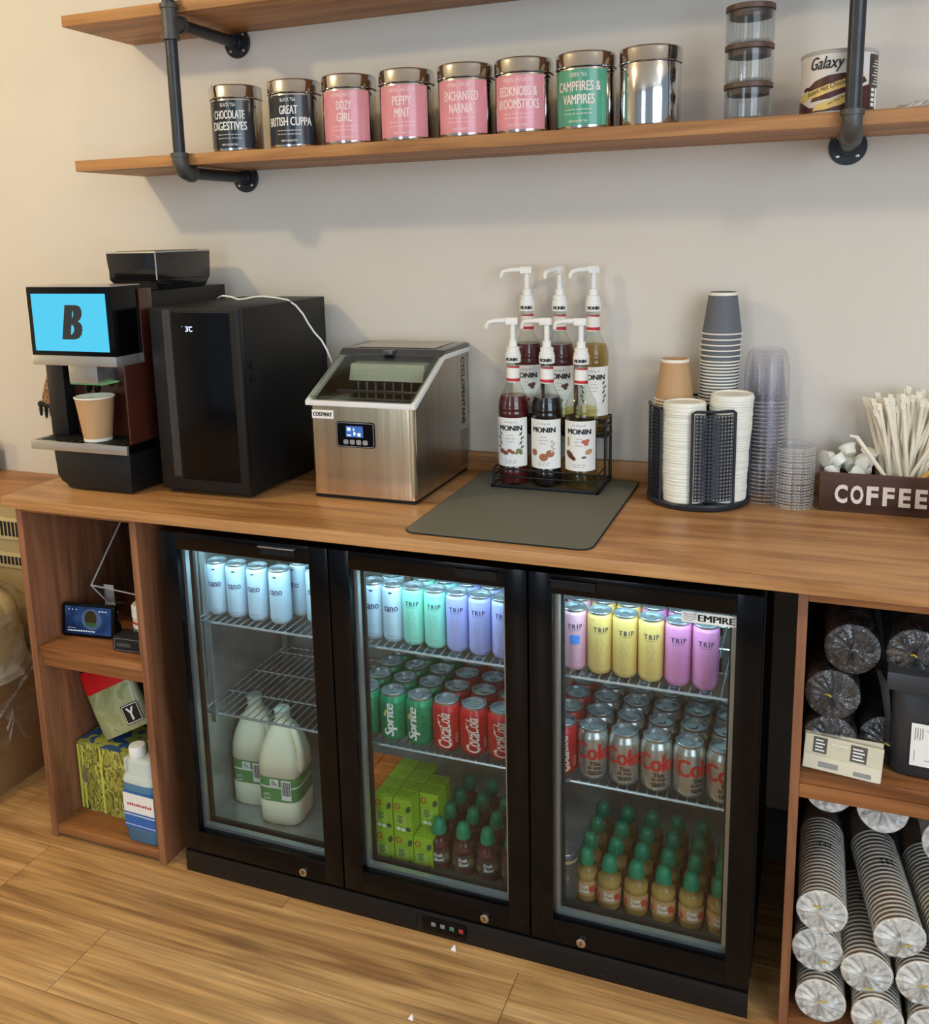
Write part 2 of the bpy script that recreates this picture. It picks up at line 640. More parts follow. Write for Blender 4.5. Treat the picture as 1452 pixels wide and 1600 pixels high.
CZ = 0.9454
room()

def counter():
    o = MB().box(-0.431, 2.6, -0.582, 0, 0.9187, CZ).build('worktop', M['counter'], bevel=0.0025)
    tag(o, 'long brown stained wooden worktop on which the drinks machines stand', 'worktop')
    # pale sanded knot and mitre marks along the front edge
counter()

def cabinet_left():
    t = thing('open_cabinet', 'tall narrow open wooden cabinet with two compartments below the coffee machine', 'cabinet', (-0.241, -0.28, 0))
    x0, x1, y0, y1 = -0.4254, -0.0568, -0.546, -0.02
    def p(name, m, *b, bev=0.0015):
        mb = MB().box(*b)
        mb.v = [(a + 0.241, c + 0.28, d) for a, c, d in mb.v]
        return mb.build(name, m, t, bevel=bev)
    p('side_panel', M['panel'], x0, x0 + 0.02, y0, y1, 0, 0.9185)
    p('side_panel', M['panel'], x1 - 0.02, x1, y0, y1, 0, 0.9185)
    p('back_panel', M['panel'], x0 + 0.02, x1 - 0.02, y1 - 0.012, y1, 0.01, 0.9185)
    p('top_panel', M['cabshelf'], x0 + 0.02, x1 - 0.02, y0 + 0.002, y1 - 0.012, 0.900, 0.9185)
    p('shelf', M['cabshelf'], x0 + 0.02, x1 - 0.02, y0 + 0.004, y1 - 0.012, 0.521, 0.541)
    p('rail', M['cabshelf'], x0 + 0.02, x1 - 0.02, y0 + 0.012, y0 + 0.034, 0.487, 0.5205)
    p('bottom_panel', M['cabshelf'], x0 + 0.02, x1 - 0.02, y0 + 0.002, y1 - 0.012, 0.012, 0.036)
cabinet_left()

def cabinet_right():
    t = thing('open_cabinet', 'wide open wooden cabinet full of cup sleeves beside the fridge', 'cabinet', (1.9, -0.28, 0))
    x0, x1, y0, y1 = 1.4057, 2.4, -0.546, -0.02
    def p(name, m, *b, bev=0.0015):
        mb = MB().box(*b)
        mb.v = [(a - 1.9, c + 0.28, d) for a, c, d in mb.v]
        return mb.build(name, m, t, bevel=bev)
    p('side_panel', M['panel'], x0, x0 + 0.017, y0, y1, 0, 0.9185)
    p('side_panel', M['panel'], x1 - 0.02, x1, y0, y1, 0, 0.9185)
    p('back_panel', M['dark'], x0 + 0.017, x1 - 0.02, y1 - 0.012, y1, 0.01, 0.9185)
    p('top_panel', M['cabshelf'], x0 + 0.017, x1 - 0.02, y0 + 0.002, y1 - 0.012, 0.892, 0.9185)
    p('shelf', M['cabshelf'], x0 + 0.017, x1 - 0.02, y0 + 0.004, y1 - 0.012, 0.536, 0.559)
    p('rail', M['cabshelf'], x0 + 0.017, x1 - 0.02, y0 + 0.001, y0 + 0.024, 0.508, 0.5355)
    p('bottom_panel', M['cabshelf'], x0 + 0.017, x1 - 0.02, y0 + 0.002, y1 - 0.012, 0.010, 0.032)
cabinet_right()

def wall_shelves():
    for z, lab in ((1.731, 'lower thick wooden wall shelf carrying the row of tea tins'), (2.083, 'upper thick wooden wall shelf at the top edge of the picture')):
        o = MB().box(-0.387, 2.6, -0.268, -0.001, z, z + 0.0275).build('wall_shelf', M['shelfwood'], bevel=0.003)
        tag(o, lab, 'shelf', 'wooden wall shelves on iron pipes')
wall_shelves()

def pipe_bracket(x, label):
    y, r = -0.2845, 0.0145
    t = thing('pipe_bracket', label, 'shelf bracket', (x, 0, 1.713), group='iron pipe shelf brackets')
    z1, z2 = 0.0, 2.0588 - 1.713
    MB().tube([(0, y, z1 + 0.03), (0, y, 0.95)], r, 20).build('pipe', M['pipe'], t)
    for z in (z1, z2):
        a = MB().tube([(0, y + 0.03, z), (0, -0.012, z)], r, 20).build('arm', M['pipe'], t)
        fl = MB()
        fl.add(*_disc_y(0.0385, -0.0065, 0.0, z))
        fl.add(*_disc_y(0.020, -0.022, -0.0065, z))
        fo = fl.build('flange', M['pipe'], t, bevel=0.001, seg=1)
        for k in range(4):
            an = PI / 4 + k * PI / 2
            sx, sz = 0.028 * cos(an), 0.028 * sin(an)
            MB().lathe([(0.0001, 0.003), (0.0035, 0.0022), (0.0045, 0)], 10).build('screw', M['screw'], fo, loc=(sx, -0.0065, z + sz)).rotation_euler = (PI / 2, 0, 0)
    # elbow at the foot
    e = []
    R = 0.030
    for i in range(9):
        an = PI / 2 * i / 8
        e.append((0, y + R - R * cos(an), z1 + R - R * sin(an)))
    eb = MB().tube([(0, y, z1 + R + 0.012)] + e + [(0, y + R + 0.012, z1)], 0.0185, 20)
    eb.tube([(0, y, z1 + R + 0.006), (0, y, z1 + R + 0.016)], 0.0215, 20)
    eb.tube([(0, y + R + 0.006, z1), (0, y + R + 0.016, z1)], 0.0215, 20)
    eb.build('elbow', M['fitting'], t, ang=50)
    te = MB().tube([(0, y, z2 - 0.034), (0, y, z2 + 0.034)], 0.0185, 20).tube([(0, y, z2), (0, y + 0.04, z2)], 0.0185, 20)
    for s in (-1, 1):
        te.tube([(0, y, z2 + s * 0.030), (0, y, z2 + s * 0.040)], 0.0215, 20)
    te.tube([(0, y + 0.034, z2), (0, y + 0.044, z2)], 0.0215, 20)
    te.build('tee', M['fitting'], t, ang=50)
def _disc_y(r, y0, y1, z, n=28):
    vs = [(r * cos(2 * PI * i / n), y, z + r * sin(2 * PI * i / n)) for y in (y0, y1) for i in range(n)]
    fs = [tuple(range(n)), tuple(range(n, 2 * n))] + [(i, (i + 1) % n, n + (i + 1) % n, n + i) for i in range(n)]
    return vs, fs
pipe_bracket(-0.0476, 'black iron pipe bracket left of the chocolate digestives tin')
pipe_bracket(1.4575, 'black iron pipe bracket in front of the hot chocolate tub')

# ------------------------------------------------------------------ bottle fridge
def bottle_fridge():
    t = thing('bottle_fridge', 'black three-door undercounter bottle fridge with lit glass doors', 'fridge', (0.675, -0.28, 0))
    ox, oy = 0.675, -0.28
    def P(mb):
        mb.v = [(a - ox, c - oy, d) for a, c, d in mb.v]
        return mb
    def part(name, m, mb, parent=t, bev=0.0, **k):
        return P(mb).build(name, m, parent, bevel=bev, **k)
    # carcass: outer shell boards
    c = MB()
    c.box(0.0, 0.022, -0.495, -0.045, 0.0575, 0.889).box(1.328, 1.35, -0.495, -0.045, 0.0575, 0.889)
    c.box(0.022, 1.328, -0.495, -0.045, 0.868, 0.889).box(0.022, 1.328, -0.495, -0.045, 0.0575, 0.080)
    c.box(0.022, 1.328, -0.066, -0.045, 0.080, 0.868)
    part('carcass', M['black'], c, smooth=False)
    ln = MB()
    ln.box(0.022, 0.030, -0.490, -0.074, 0.080, 0.868).box(1.320, 1.328, -0.490, -0.074, 0.080, 0.868)
    ln.box(0.030, 1.320, -0.490, -0.074, 0.860, 0.868).box(0.030, 1.320, -0.490, -0.074, 0.080, 0.100)
    ln.box(0.030, 1.320, -0.074, -0.066, 0.080, 0.868)
    lo = part('liner', M['steel_in'], ln, smooth=False)
    # evaporator vents in the back panel
    for gx in (0.28, 0.80, 1.12):
        for gz in (0.50, 0.60):
            for k in range(9):
                P(MB().box(gx + k * 0.014, gx + k * 0.014 + 0.007, -0.0752, -0.0738, gz, gz + 0.045)).build('vent_slot', M['dark'], lo, smooth=False)
    # rack uprights
    for x in (0.046, 0.440, 0.470, 0.884, 0.914, 1.306):
        for y in (-0.44, -0.10):
            P(MB().box(x - 0.007, x + 0.007, y - 0.004, y + 0.004, 0.36, 0.84)).build('rack_upright', M['alu'], t, smooth=False)
    # wire shelves
    for xa, xb in ((0.040, 0.447), (0.462, 0.892), (0.907, 1.313)):
        for z in (0.645, 0.407):
            w = MB()
            n = int((xb - xa) / 0.0195)
            for i in range(n + 1):
                x = xa + (xb - xa) * i / n
                w.tube([(x, -0.470, z), (x, -0.085, z)], 0.0016, 5)
            for y, zz, r in ((-0.471, z - 0.003, 0.0032), (-0.36, z - 0.003, 0.0025), (-0.24, z - 0.003, 0.0025), (-0.12, z - 0.003, 0.0025), (-0.086, z - 0.003, 0.0028)):
                w.tube([(xa - 0.004, y, zz), (xb + 0.004, y, zz)], r, 6)
            part('wire_shelf', M['wire'], w)
    # led strip under the ceiling of the cabinet
    for xa in (0.05, 0.50, 0.955):
        part('light_strip', M['led'], MB().box(xa, xa + 0.345, -0.486, -0.474, 0.850, 0.858), smooth=False)
    # doors
    for i in range(3):
        xa, xb = 0.45 * i + 0.002, 0.45 * i + 0.448
        ha, hb, za, zb = xa + 0.048, xb - 0.047, 0.118, 0.848
        y0, y1 = -0.540, -0.500
        z0, z1 = 0.0635, 0.889
        d = MB()
        d.box(xa, ha, y0, y1, z0, z1).box(hb, xb, y0, y1, z0, z1).box(ha, hb, y0, y1, z0, za).box(ha, hb, y0, y1, zb, z1)
        do = part('door', M['gloss'], d, bev=0.0012)
        do['label'] = ['hinged glass door with the lock near its right corner', 'middle hinged glass door', 'glass door with the white badge'][i]
        g = MB().box(ha - 0.004, hb + 0.004, -0.526, -0.521, za - 0.004, zb + 0.004)
        part('glass_pane', M['glass'], g, do, smooth=False)
        s = MB()
        s.box(ha, hb, -0.520, -0.506, za, za + 0.009).box(ha, ha + 0.009, -0.520, -0.506, za + 0.009, zb).box(hb - 0.009, hb, -0.520, -0.506, za + 0.009, zb)
        part('spacer_bar', M['alu'], s, do, smooth=False)
        ga = MB()
        ga.box(ha - 0.02, ha + 0.014, -0.499, -0.4905, za - 0.02, zb + 0.01).box(hb - 0.014, hb + 0.02, -0.499, -0.4905, za - 0.02, zb + 0.01)
        ga.box(ha + 0.014, hb - 0.014, -0.499, -0.4905, za - 0.02, za + 0.014)
        part('gasket', M['blackm'], ga, do, smooth=False)
        hx = (0.281, 0.747, 0.949)[i]
        h = MB().box(hx, hx + 0.088, -0.5435, -0.5402, 0.8615, 0.8785)
        part('handle_recess', M['dark'], h, do, smooth=False)
        h = MB().box(hx - 0.002, hx + 0.090, -0.551, -0.5402, 0.8790, 0.8815)
        part('handle_lip', M['alu'] if i == 0 else M['black'], h, do, bev=0.0006)
        lx = (0.343, 0.796, 1.011)[i]
        lk = MB()
        lk.add(*[[(a + lx, y, z) for a, y, z in _disc_y(0.0105, -0.546, -0.540, 0.080)[0]], _disc_y(0.0105, -0.546, -0.540, 0.080)[1]])
        lko = part('lock', M['chrome'], lk, do, bev=0.002)
        part('keyhole', M['dark'], MB().box(lx - 0.0012, lx + 0.0012, -0.5466, -0.5455, 0.0755, 0.0845), lko, smooth=False)
        for k in range(2):
            part('screw', M['screw'], MB().lathe([(0.0022, 0), (0.0018, 0.0015), (0.0001, 0.002)], 8, (xa + 0.048 + 0.012 * k, -0.520, 0.0586)), do)
    # plinth grille
    pl = MB().box(0.003, 1.347, -0.540, -0.525, 0.0, 0.0565)
    po = part('plinth', M['black'], pl, bev=0.001)
    xs = [0.06 + 0.0235 * k for k in range(54)]
    for k, x in enumerate(xs):
        if 0.60 < x < 0.77:
            continue
        for j in range(3):
            xx = x + (0.008 if j % 2 else 0.0)
            P(MB().box(xx, xx + 0.0145, -0.5404, -0.5396, 0.0135 + 0.0125 * j, 0.0180 + 0.0125 * j)).build('slot', M['dark'], po, smooth=False)
    cp = part('control_panel', M['gloss'], MB().box(0.645, 0.752, -0.5425, -0.5400, 0.010, 0.046), po, bev=0.0012)
    for k, col in enumerate(('W', 'W', 'G', 'R')):
        x = 0.668 + 0.022 * k
        m = {'W': 'white', 'G': 'green_button', 'R': 'red_button'}[col]
        if m not in M:
            M[m] = mat(m, {'G': (70, 130, 90), 'R': (160, 60, 56)}[col], 0.4)
        part('button', M[m] if col != 'W' else M['grey'], MB().box(x, x + 0.011, -0.5437, -0.5425, 0.026, 0.036), po, bev=0.0008)
    part('switch', M['dark'], MB().box(0.607, 0.632, -0.5420, -0.5400, 0.014, 0.046), po, bev=0.001)
    # badge
    bo = part('badge', M['paper'], MB().box(1.2000, 1.3000, -0.5278, -0.5262, 0.8180, 0.8400), t, smooth=False)
    pr = Print().text('EMPIRE', 1.2640, 0.8290, 0.066, 0.0130, 0.06)
    pr.flat('lettering', M['ink'], bo, (-ox, -0.5279 - oy, 0), (1, 0, 0), (0, 0, 1))
    sw = Print()
    for k in range(4):
        sw.path([(1.2030 + 0.025 * i / 8, 0.8365 - 0.0038 * k - 0.004 * sin(PI * i / 8) + 0.002 * i / 8) for i in range(9)], 0.0013)
    sw.flat('emblem', M['grey'], bo, (-ox, -0.5279 - oy, 0), (1, 0, 0), (0, 0, 1))
M['grey'] = mat('mid_grey', (128, 130, 134), 0.45)
bottle_fridge()
for _i, _xa in enumerate((0.2225, 0.6725, 1.1275)):
    area('fridge_led', (_xa, -0.480, 0.846), (_xa, -0.36, 0.0), 0.34, 0.012, 1.35, (0.52, 0.87, 1.0))
# ================================================================== on the wall shelf
def partf(t):
    o = t.location.copy()
    def part(name, m, mb, parent=None, bev=0.0, **k):
        mb.v = [(a - o.x, b - o.y, c - o.z) for a, b, c in mb.v]
        return mb.build(name, m, parent or t, bevel=bev, **k)
    return part

SZ = 1.7586
TIN = {}
def tin(x, rot, top, lines, ink, lab, label, foot='tea'):
    t = thing('tea_tin', label, 'tin', (x, -0.19, SZ), rot, 'tea tins on the lower wall shelf')
    if not TIN:
        r = 0.0625
        TIN['body'] = MB().lathe([(0.0001, 0.0005), (r - 0.003, 0.0005), (r - 0.0008, 0.0015), (r, 0.004), (r, 0.118), (r - 0.001, 0.121), (r - 0.001, 0.128)], 48).mesh('body')
        TIN['lid'] = MB().lathe([(r + 0.0004, 0.1235), (r + 0.0022, 0.1245), (r + 0.0026, 0.126), (r + 0.0014, 0.128), (r + 0.0018, 0.150), (r + 0.0006, 0.1535), (r - 0.003, 0.156),
                                 (r - 0.008, 0.1565), (r - 0.010, 0.1545), (0.0001, 0.1545)], 48).mesh('lid')
    put('body', TIN['body'], M['chrome'], t)
    put('lid', TIN['lid'], M['chrome'], t)
    if lab is None:
        return t
    hw = math.radians(58) * 0.0625
    Print().rect(-hw, hw, 0.008, 0.119).wrap('label', lab, t, 0.0629, step=0.004)
    p = Print()
    if top:
        p.text(top, 0, 0.1085, 0.0042 * len(top), 0.0082)
    zz = 0.086
    for s in lines:
        p.text(s, 0, zz, min(0.0088 * len(s), 0.112), 0.0195, 0.018)
        zz -= 0.0262
    for k in range(2):
        for j in range(7):
            u = -0.030 + 0.0088 * j
            p.rect(u, u + 0.0068, 0.0390 - k * 0.0085, 0.0403 - k * 0.0085)
    p.text('BIRD & BLEND TEA', 0, 0.0165, 0.040, 0.0042, 0.02)
    p.wrap('lettering', ink, t, 0.0633, step=0.006)
    return t
TI = {
    'black': mat('black_tin_label', (28, 32, 40), 0.28, coat=0.4),
    'pink': mat('pink_tin_label', (216, 140, 150), 0.3, coat=0.4),
    'green': mat('green_tin_label', (70, 152, 122), 0.3, coat=0.4),
    'inkw': mat('white_tin_ink', (238, 236, 230), 0.5),
    'inkp': mat('pale_pink_ink', (242, 218, 214), 0.5),
}
R = math.radians
tin(0.060, R(14), 'BLACK TEA', ('CHOCOLATE', 'DIGESTIVES'), TI['inkw'], TI['black'], 'silver tea tin with black label reading chocolate digestives')
tin(0.225, R(14), 'BLACK TEA', ('GREAT', 'BRITISH CUPPA'), TI['inkw'], TI['black'], 'silver tea tin with black label reading great british cuppa')
tin(0.371, R(14), 'HERBAL INFUSION', ('DOZY', 'GIRL'), TI['inkp'], TI['pink'], 'silver tea tin with pink label reading dozy girl')
tin(0.518, R(12), 'HERBAL INFUSION', ('PEPPY', 'MINT'), TI['inkp'], TI['pink'], 'silver tea tin with pink label reading peppy mint')
tin(0.662, R(8), 'HERBAL INFUSION', ('ENCHANTED', 'NARNIA'), TI['inkp'], TI['pink'], 'silver tea tin with pink label reading enchanted narnia')
tin(0.796, R(3), 'HERBAL INFUSION', ('BEDKNOBS &', 'BROOMSTICKS'), TI['inkp'], TI['pink'], 'silver tea tin with pink label reading bedknobs and broomsticks')
tin(0.934, R(-3), 'GREEN TEA', ('CAMPFIRES &', 'VAMPIRES'), TI['inkp'], TI['green'], 'silver tea tin with green label reading campfires and vampires')
tin(1.069, 0, None, (), None, None, 'plain silver tin without any label beside the green one')

def glass_jar(z, label):
    t = thing('glass_jar', label, 'jar', (1.264, -0.19, z), 0, 'stacked lidded glass jars')
    r, h = 0.046, 0.062
    MB().lathe([(0.0001, 0.0015), (r - 0.004, 0.0012), (r - 0.001, 0.003), (r, 0.007), (r, h - 0.002), (r - 0.0015, h), (r - 0.003, h - 0.002), (r - 0.003, 0.006), (0.0001, 0.005)], 40).build('jar_body', M['jarglass'], t)
    k = MB()
    for i in range(18):
        a = 2 * PI * i / 18
        k.tube([((r - 0.0005) * cos(a), (r - 0.0005) * sin(a), 0.006), ((r - 0.0005) * cos(a), (r - 0.0005) * sin(a), h - 0.006)], 0.0012, 5)
    k.build('ribs', M['jarglass'], t)
    MB().lathe([(0.0001, h - 0.012), (r - 0.005, h - 0.012), (r - 0.005, h + 0.0005), (r + 0.0015, h + 0.0005), (r + 0.0015, h + 0.0095), (r, h + 0.0105), (0.0001, h + 0.0105)], 40).build('lid', M['jarlid'], t, ang=40)
    MB().lathe([(r - 0.0045, h - 0.008), (r - 0.0030, h - 0.0065), (r - 0.0045, h - 0.005)], 40).build('seal', M['clear'], t)
M['jarlid'] = wood('dark_wood_lid', (104, 84, 76), (88, 68, 60), (66, 48, 42), 'X', 0.5, knots=0, fine=0.5, sc=2)
for i, w in enumerate(('bottom', 'middle', 'top')):
    glass_jar(SZ + 0.0730 * i, 'clear ribbed glass jar with wooden lid at the %s of the stack' % w)

def chocolate_tub():
    t = thing('hot_chocolate_tub', 'round hot chocolate tub with white and brown label behind the iron pipe', 'tub', (1.431, -0.19, SZ), R(-12))
    r = 0.0685
    MB().lathe([(0.0001, 0), (r - 0.001, 0), (r, 0.002), (r, 0.110), (r - 0.0015, 0.112)], 48).build('tub_body', mat('silver_white_card', (216, 212, 208), 0.35, var=0.03), t)
    MB().lathe([(r + 0.0008, 0.1075), (r + 0.0012, 0.1085), (r + 0.0012, 0.1125), (r - 0.002, 0.1145), (r - 0.006, 0.1125), (0.0001, 0.1125)], 48).build('lid', mat('clear_grey_lid', (170, 168, 164), 0.3, var=0.03), t)
    br = mat('chocolate_print', (74, 34, 30), 0.35)
    go = mat('gold_ribbon', (214, 186, 112), 0.35)
    rb = 0.0688
    sw = Print()
    sw.poly([(-0.095, 0.003), (0.10, 0.003), (0.10, 0.056), (0.062, 0.046), (0.03, 0.022), (0.0, 0.0125), (-0.04, 0.012), (-0.066, 0.024), (-0.095, 0.032)])
    sw.poly([(-0.050, 0.046), (-0.030, 0.060), (-0.004, 0.068), (0.030, 0.071), (0.062, 0.064), (0.070, 0.055), (0.040, 0.040), (0.0, 0.026), (-0.04, 0.022), (-0.03, 0.035)])
    sw.blob(-0.052, 0.047, 0.008, 0.0035, 0.3)
    sw.wrap('chocolate_swirl', br, t, rb + 0.0002, step=0.006)
    g = Print()
    g.poly([(-0.078, 0.026), (-0.07, 0.038), (-0.03, 0.045), (0.02, 0.058), (0.058, 0.076), (0.064, 0.064), (0.03, 0.046), (-0.02, 0.032), (-0.06, 0.025)])
    g.poly([(-0.034, 0.006), (-0.028, 0.016), (0.01, 0.026), (0.05, 0.044), (0.058, 0.034), (0.02, 0.013), (-0.01, 0.006)])
    g.wrap('ribbon', go, t, rb + 0.0005, step=0.006)
    p = Print()
    p.text('Galaxy', -0.008, 0.088, 0.064, 0.030, 0.012, 0.35)
    p.text('Instant Hot Chocolate', -0.004, 0.0475, 0.088, 0.0095, 0.0, 0.35, rot=0.26)
    p.text('Just Add Water', 0.016, 0.0235, 0.044, 0.0055, 0.0, 0.35, rot=0.40)
    p.wrap('lettering', M['ink'], t, rb + 0.0009, step=0.006)
    q = Print().rect(0.076, 0.112, 0.003, 0.104)
    q.wrap('info_panel', mat('brown_info_panel', (62, 48, 46), 0.4), t, rb + 0.0007, step=0.006)
    q = Print()
    for k in range(9):
        q.rect(0.084 + 0.004 * (k % 3), 0.108, 0.050 + 0.0052 * k, 0.0515 + 0.0052 * k)
    for k in range(4):
        q.rect(0.083, 0.094, 0.010 + 0.009 * k, 0.016 + 0.009 * k)
    q.rect(0.097, 0.109, 0.006, 0.044)
    q.wrap('info_print', M['paper'], t, rb + 0.0010, step=0.006)
chocolate_tub()

def crumpled(name, cx, cy, z0, sx, sy, h, m, seed, label, cat, n=14):
    rg = random.Random(seed)
    vs, fs = [], []
    for j in range(n + 1):
        for i in range(n + 1):
            u, v = i / n * 2 - 1, j / n * 2 - 1
            d = max(0, 1 - (u * u + v * v))
            vs.append((cx + u * sx + rg.uniform(-1, 1) * sx * 0.06, cy + v * sy + rg.uniform(-1, 1) * sy * 0.06, z0 + h * d ** 0.6 * rg.uniform(0.35, 1)))
    for j in range(n):
        for i in range(n):
            a = j * (n + 1) + i
            fs.append((a, a + 1, a + n + 2, a + n + 1))
    o = MB().add(vs, fs).build(name, m, smooth=False)
    return tag(o, label, cat)
M['film'] = thin('crinkled_film', (246, 246, 244), 1.4, 0.12, 0.06, bump=0.6, bscale=45, white=0.55)
crumpled('plastic_scrap', 1.60, -0.225, SZ + 0.001, 0.07, 0.03, 0.02, M['film'], 3, 'crumpled clear film lying on the lower shelf right of the pipe', 'wrapper')

# ================================================================== coffee machine
def coffee_machine():
    t = thing('coffee_machine', 'black bean-to-cup coffee machine with a bright blue touch screen', 'coffee machine', (-0.26, -0.25, CZ))
    part = partf(t)
    brown = mat('brown_smoked_acrylic', (70, 34, 26), 0.16, coat=0.5, var=0.12, vscale=5)
    silver = mat('silver_trim', (196, 194, 188), 0.28, metal=0.75)
    part('base', M['black'], MB().prism_y([(-0.352, 1.046), (-0.117, 1.046), (-0.121, 0.949), (-0.314, 0.949), (-0.323, 0.960), (-0.336, 0.966), (-0.347, 0.981)], -0.473, -0.045), bev=0.0015)
    part('foot', M['blackm'], MB().box(-0.30, -0.14, -0.44, -0.08, CZ, 0.9488))
    part('body', M['black'], MB().box(-0.402, -0.1165, -0.384, -0.035, 1.0465, 1.430), bev=0.003)
    tr = part('drip_tray', M['gloss'], MB().box(-0.410, -0.114, -0.478, -0.385, 1.0468, 1.0685), bev=0.001)
    part('tray_front', silver, MB().box(-0.411, -0.113, -0.487, -0.4785, 1.0468, 1.0690), tr, bev=0.001)
    g = MB()
    for k in range(13):
        x = -0.392 + 0.022 * k
        g.box(x, x + 0.014, -0.470, -0.392, 1.0686, 1.0692)
    part('tray_grid', M['blackm'], g, tr, smooth=False)
    part('column', M['black'], MB().box(-0.400, -0.346, -0.424, -0.3845, 1.0695, 1.2625), bev=0.002)
    part('recess_back', brown, MB().box(-0.3455, -0.120, -0.3885, -0.3845, 1.0695, 1.2625))
    part('side_wing', brown, MB().prism_x([(-0.470, 1.070), (-0.352, 1.070), (-0.352, 1.440), (-0.398, 1.440), (-0.398, 1.262), (-0.470, 1.262)], -0.1162, -0.1118), bev=0.001)
    hd = part('screen_head', M['gloss'], MB().box(-0.371, -0.1165, -0.490, -0.3845, 1.262, 1.4490), bev=0.002)
    part('head_trim', silver, MB().box(-0.3715, -0.116, -0.4915, -0.3850, 1.2615, 1.2855), hd, bev=0.001)
    part('top_trim', silver, MB().box(-0.371, -0.118, -0.489, -0.3845, 1.4490, 1.4508), hd)
    sc = part('screen', emis('blue_screen', (92, 214, 250), 0.95), MB().box(-0.3565, -0.1330, -0.4912, -0.4903, 1.2965, 1.4335), hd, smooth=False)
    pr = Print().text('B', -0.238, 1.366, 0.050, 0.082, 0.075, 0.26)
    pr.flat('lettering', mat('screen_letter', (38, 44, 50), 0.4), hd, Vector((0, -0.4916, 0)) - Vector(t.location), (1, 0, 0), (0, 0, 1))
    sp = part('spout', silver, MB().box(-0.300, -0.212, -0.452, -0.386, 1.212, 1.262), bev=0.002)
    part('spout_light', emis('green_glow', (150, 214, 150), 0.35), MB().box(-0.300, -0.200, -0.450, -0.392, 1.2085, 1.2118), sp, smooth=False)
    for x in (-0.262, -0.236):
        part('nozzle', M['gloss'], MB().lathe([(0.009, 0.022), (0.008, 0.006), (0.006, 0)], 16, (x, -0.43, 1.187)), sp)
    smoke = mat('smoked_hopper', (20, 20, 23), 0.12, coat=0.4)
    b0, b1 = (-0.253, -0.134, -0.296, -0.10, 1.4305), (-0.281, -0.128, -0.306, -0.078, 1.522)
    def fr(a, b):
        vs = [(a[0], a[2], a[4]), (a[1], a[2], a[4]), (a[1], a[3], a[4]), (a[0], a[3], a[4]), (b[0], b[2], b[4]), (b[1], b[2], b[4]), (b[1], b[3], b[4]), (b[0], b[3], b[4])]
        return MB().add(vs, [(0, 3, 2, 1), (4, 5, 6, 7), (0, 1, 5, 4), (1, 2, 6, 5), (2, 3, 7, 6), (3, 0, 4, 7)])
    mid = (-0.277, -0.129, -0.304, -0.082, 1.455)
    ho = part('bean_hopper', smoke, fr(b0, mid), bev=0.002)
    part('hopper_upper', smoke, fr(mid, b1), ho, bev=0.002)
    part('hopper_rim', silver, fr((-0.282, -0.127, -0.307, -0.077, 1.5222), (-0.281, -0.128, -0.306, -0.078, 1.5262)), ho)
    part('hopper_edge', silver, MB().tube([(-0.1282, -0.3060, 1.522), (-0.1294, -0.304, 1.455)], 0.0016, 6), ho)
    part('hopper_lid', M['gloss'], MB().box(-0.262, -0.150, -0.29, -0.10, 1.5255, 1.5275), ho, bev=0.002)
coffee_machine()

CUPM = {}
def cup_meshes():
    h, rt, rb = 0.092, 0.0435, 0.0305
    def prof(h, rt, rb):
        return [(0.0001, 0.005), (rb - 0.002, 0.005), (rb - 0.0015, 0), (rb, 0.0005), (rt - 0.0005, h - 0.002)]
    CUPM['wall'] = MB().lathe(prof(h, rt, rb), 36).mesh('wall')
    CUPM['rim'] = MB().lathe([(rt + 0.0016 * cos(a), h - 0.0014 + 0.0017 * sin(a)) for a in (2 * PI * i / 8 for i in range(9))], 36).mesh('rim')
    CUPM['lining'] = MB().lathe([(rt - 0.0012, h - 0.001), (rb - 0.002, 0.0062), (0.0001, 0.0062)], 36).mesh('lining')
    CUPM['foot'] = MB().lathe([(rb - 0.0012, -0.0002), (rb + 0.0004, 0.0), (rb + 0.0012, 0.0065)], 36).mesh('foot')
cup_meshes()
KRAFT = mat('brown_ripple_card', (188, 150, 108), 0.7, var=0.05, vscale=20, bump=0.3, bscale=90, stretch=(1, 1, 0.05))
GREYC = mat('grey_ripple_card', (96, 100, 108), 0.65, var=0.05, vscale=20, bump=0.3, bscale=90, stretch=(1, 1, 0.05))
def paper_cup(name, m, label, cat, loc, flip=False, s=1.0, group=None, tilt=(0, 0), lining=True):
    t = thing(name, label, cat, loc, 0, group)
    put('wall', CUPM['wall'], None, t).data
    put('rim', CUPM['rim'], None, t)
    if lining:
        put('lining', CUPM['lining'], None, t)
    put('foot', CUPM['foot'], None, t)
    return t
for _k in CUPM:
    CUPM[_k].materials.append(KRAFT if _k == 'wall' else M['cream'])
t = paper_cup('paper_cup', KRAFT, 'tan paper cup standing under the coffee machine spout', 'cup', (-0.240, -0.438, 1.0693))
t.scale = (1.09, 1.09, 1.20)

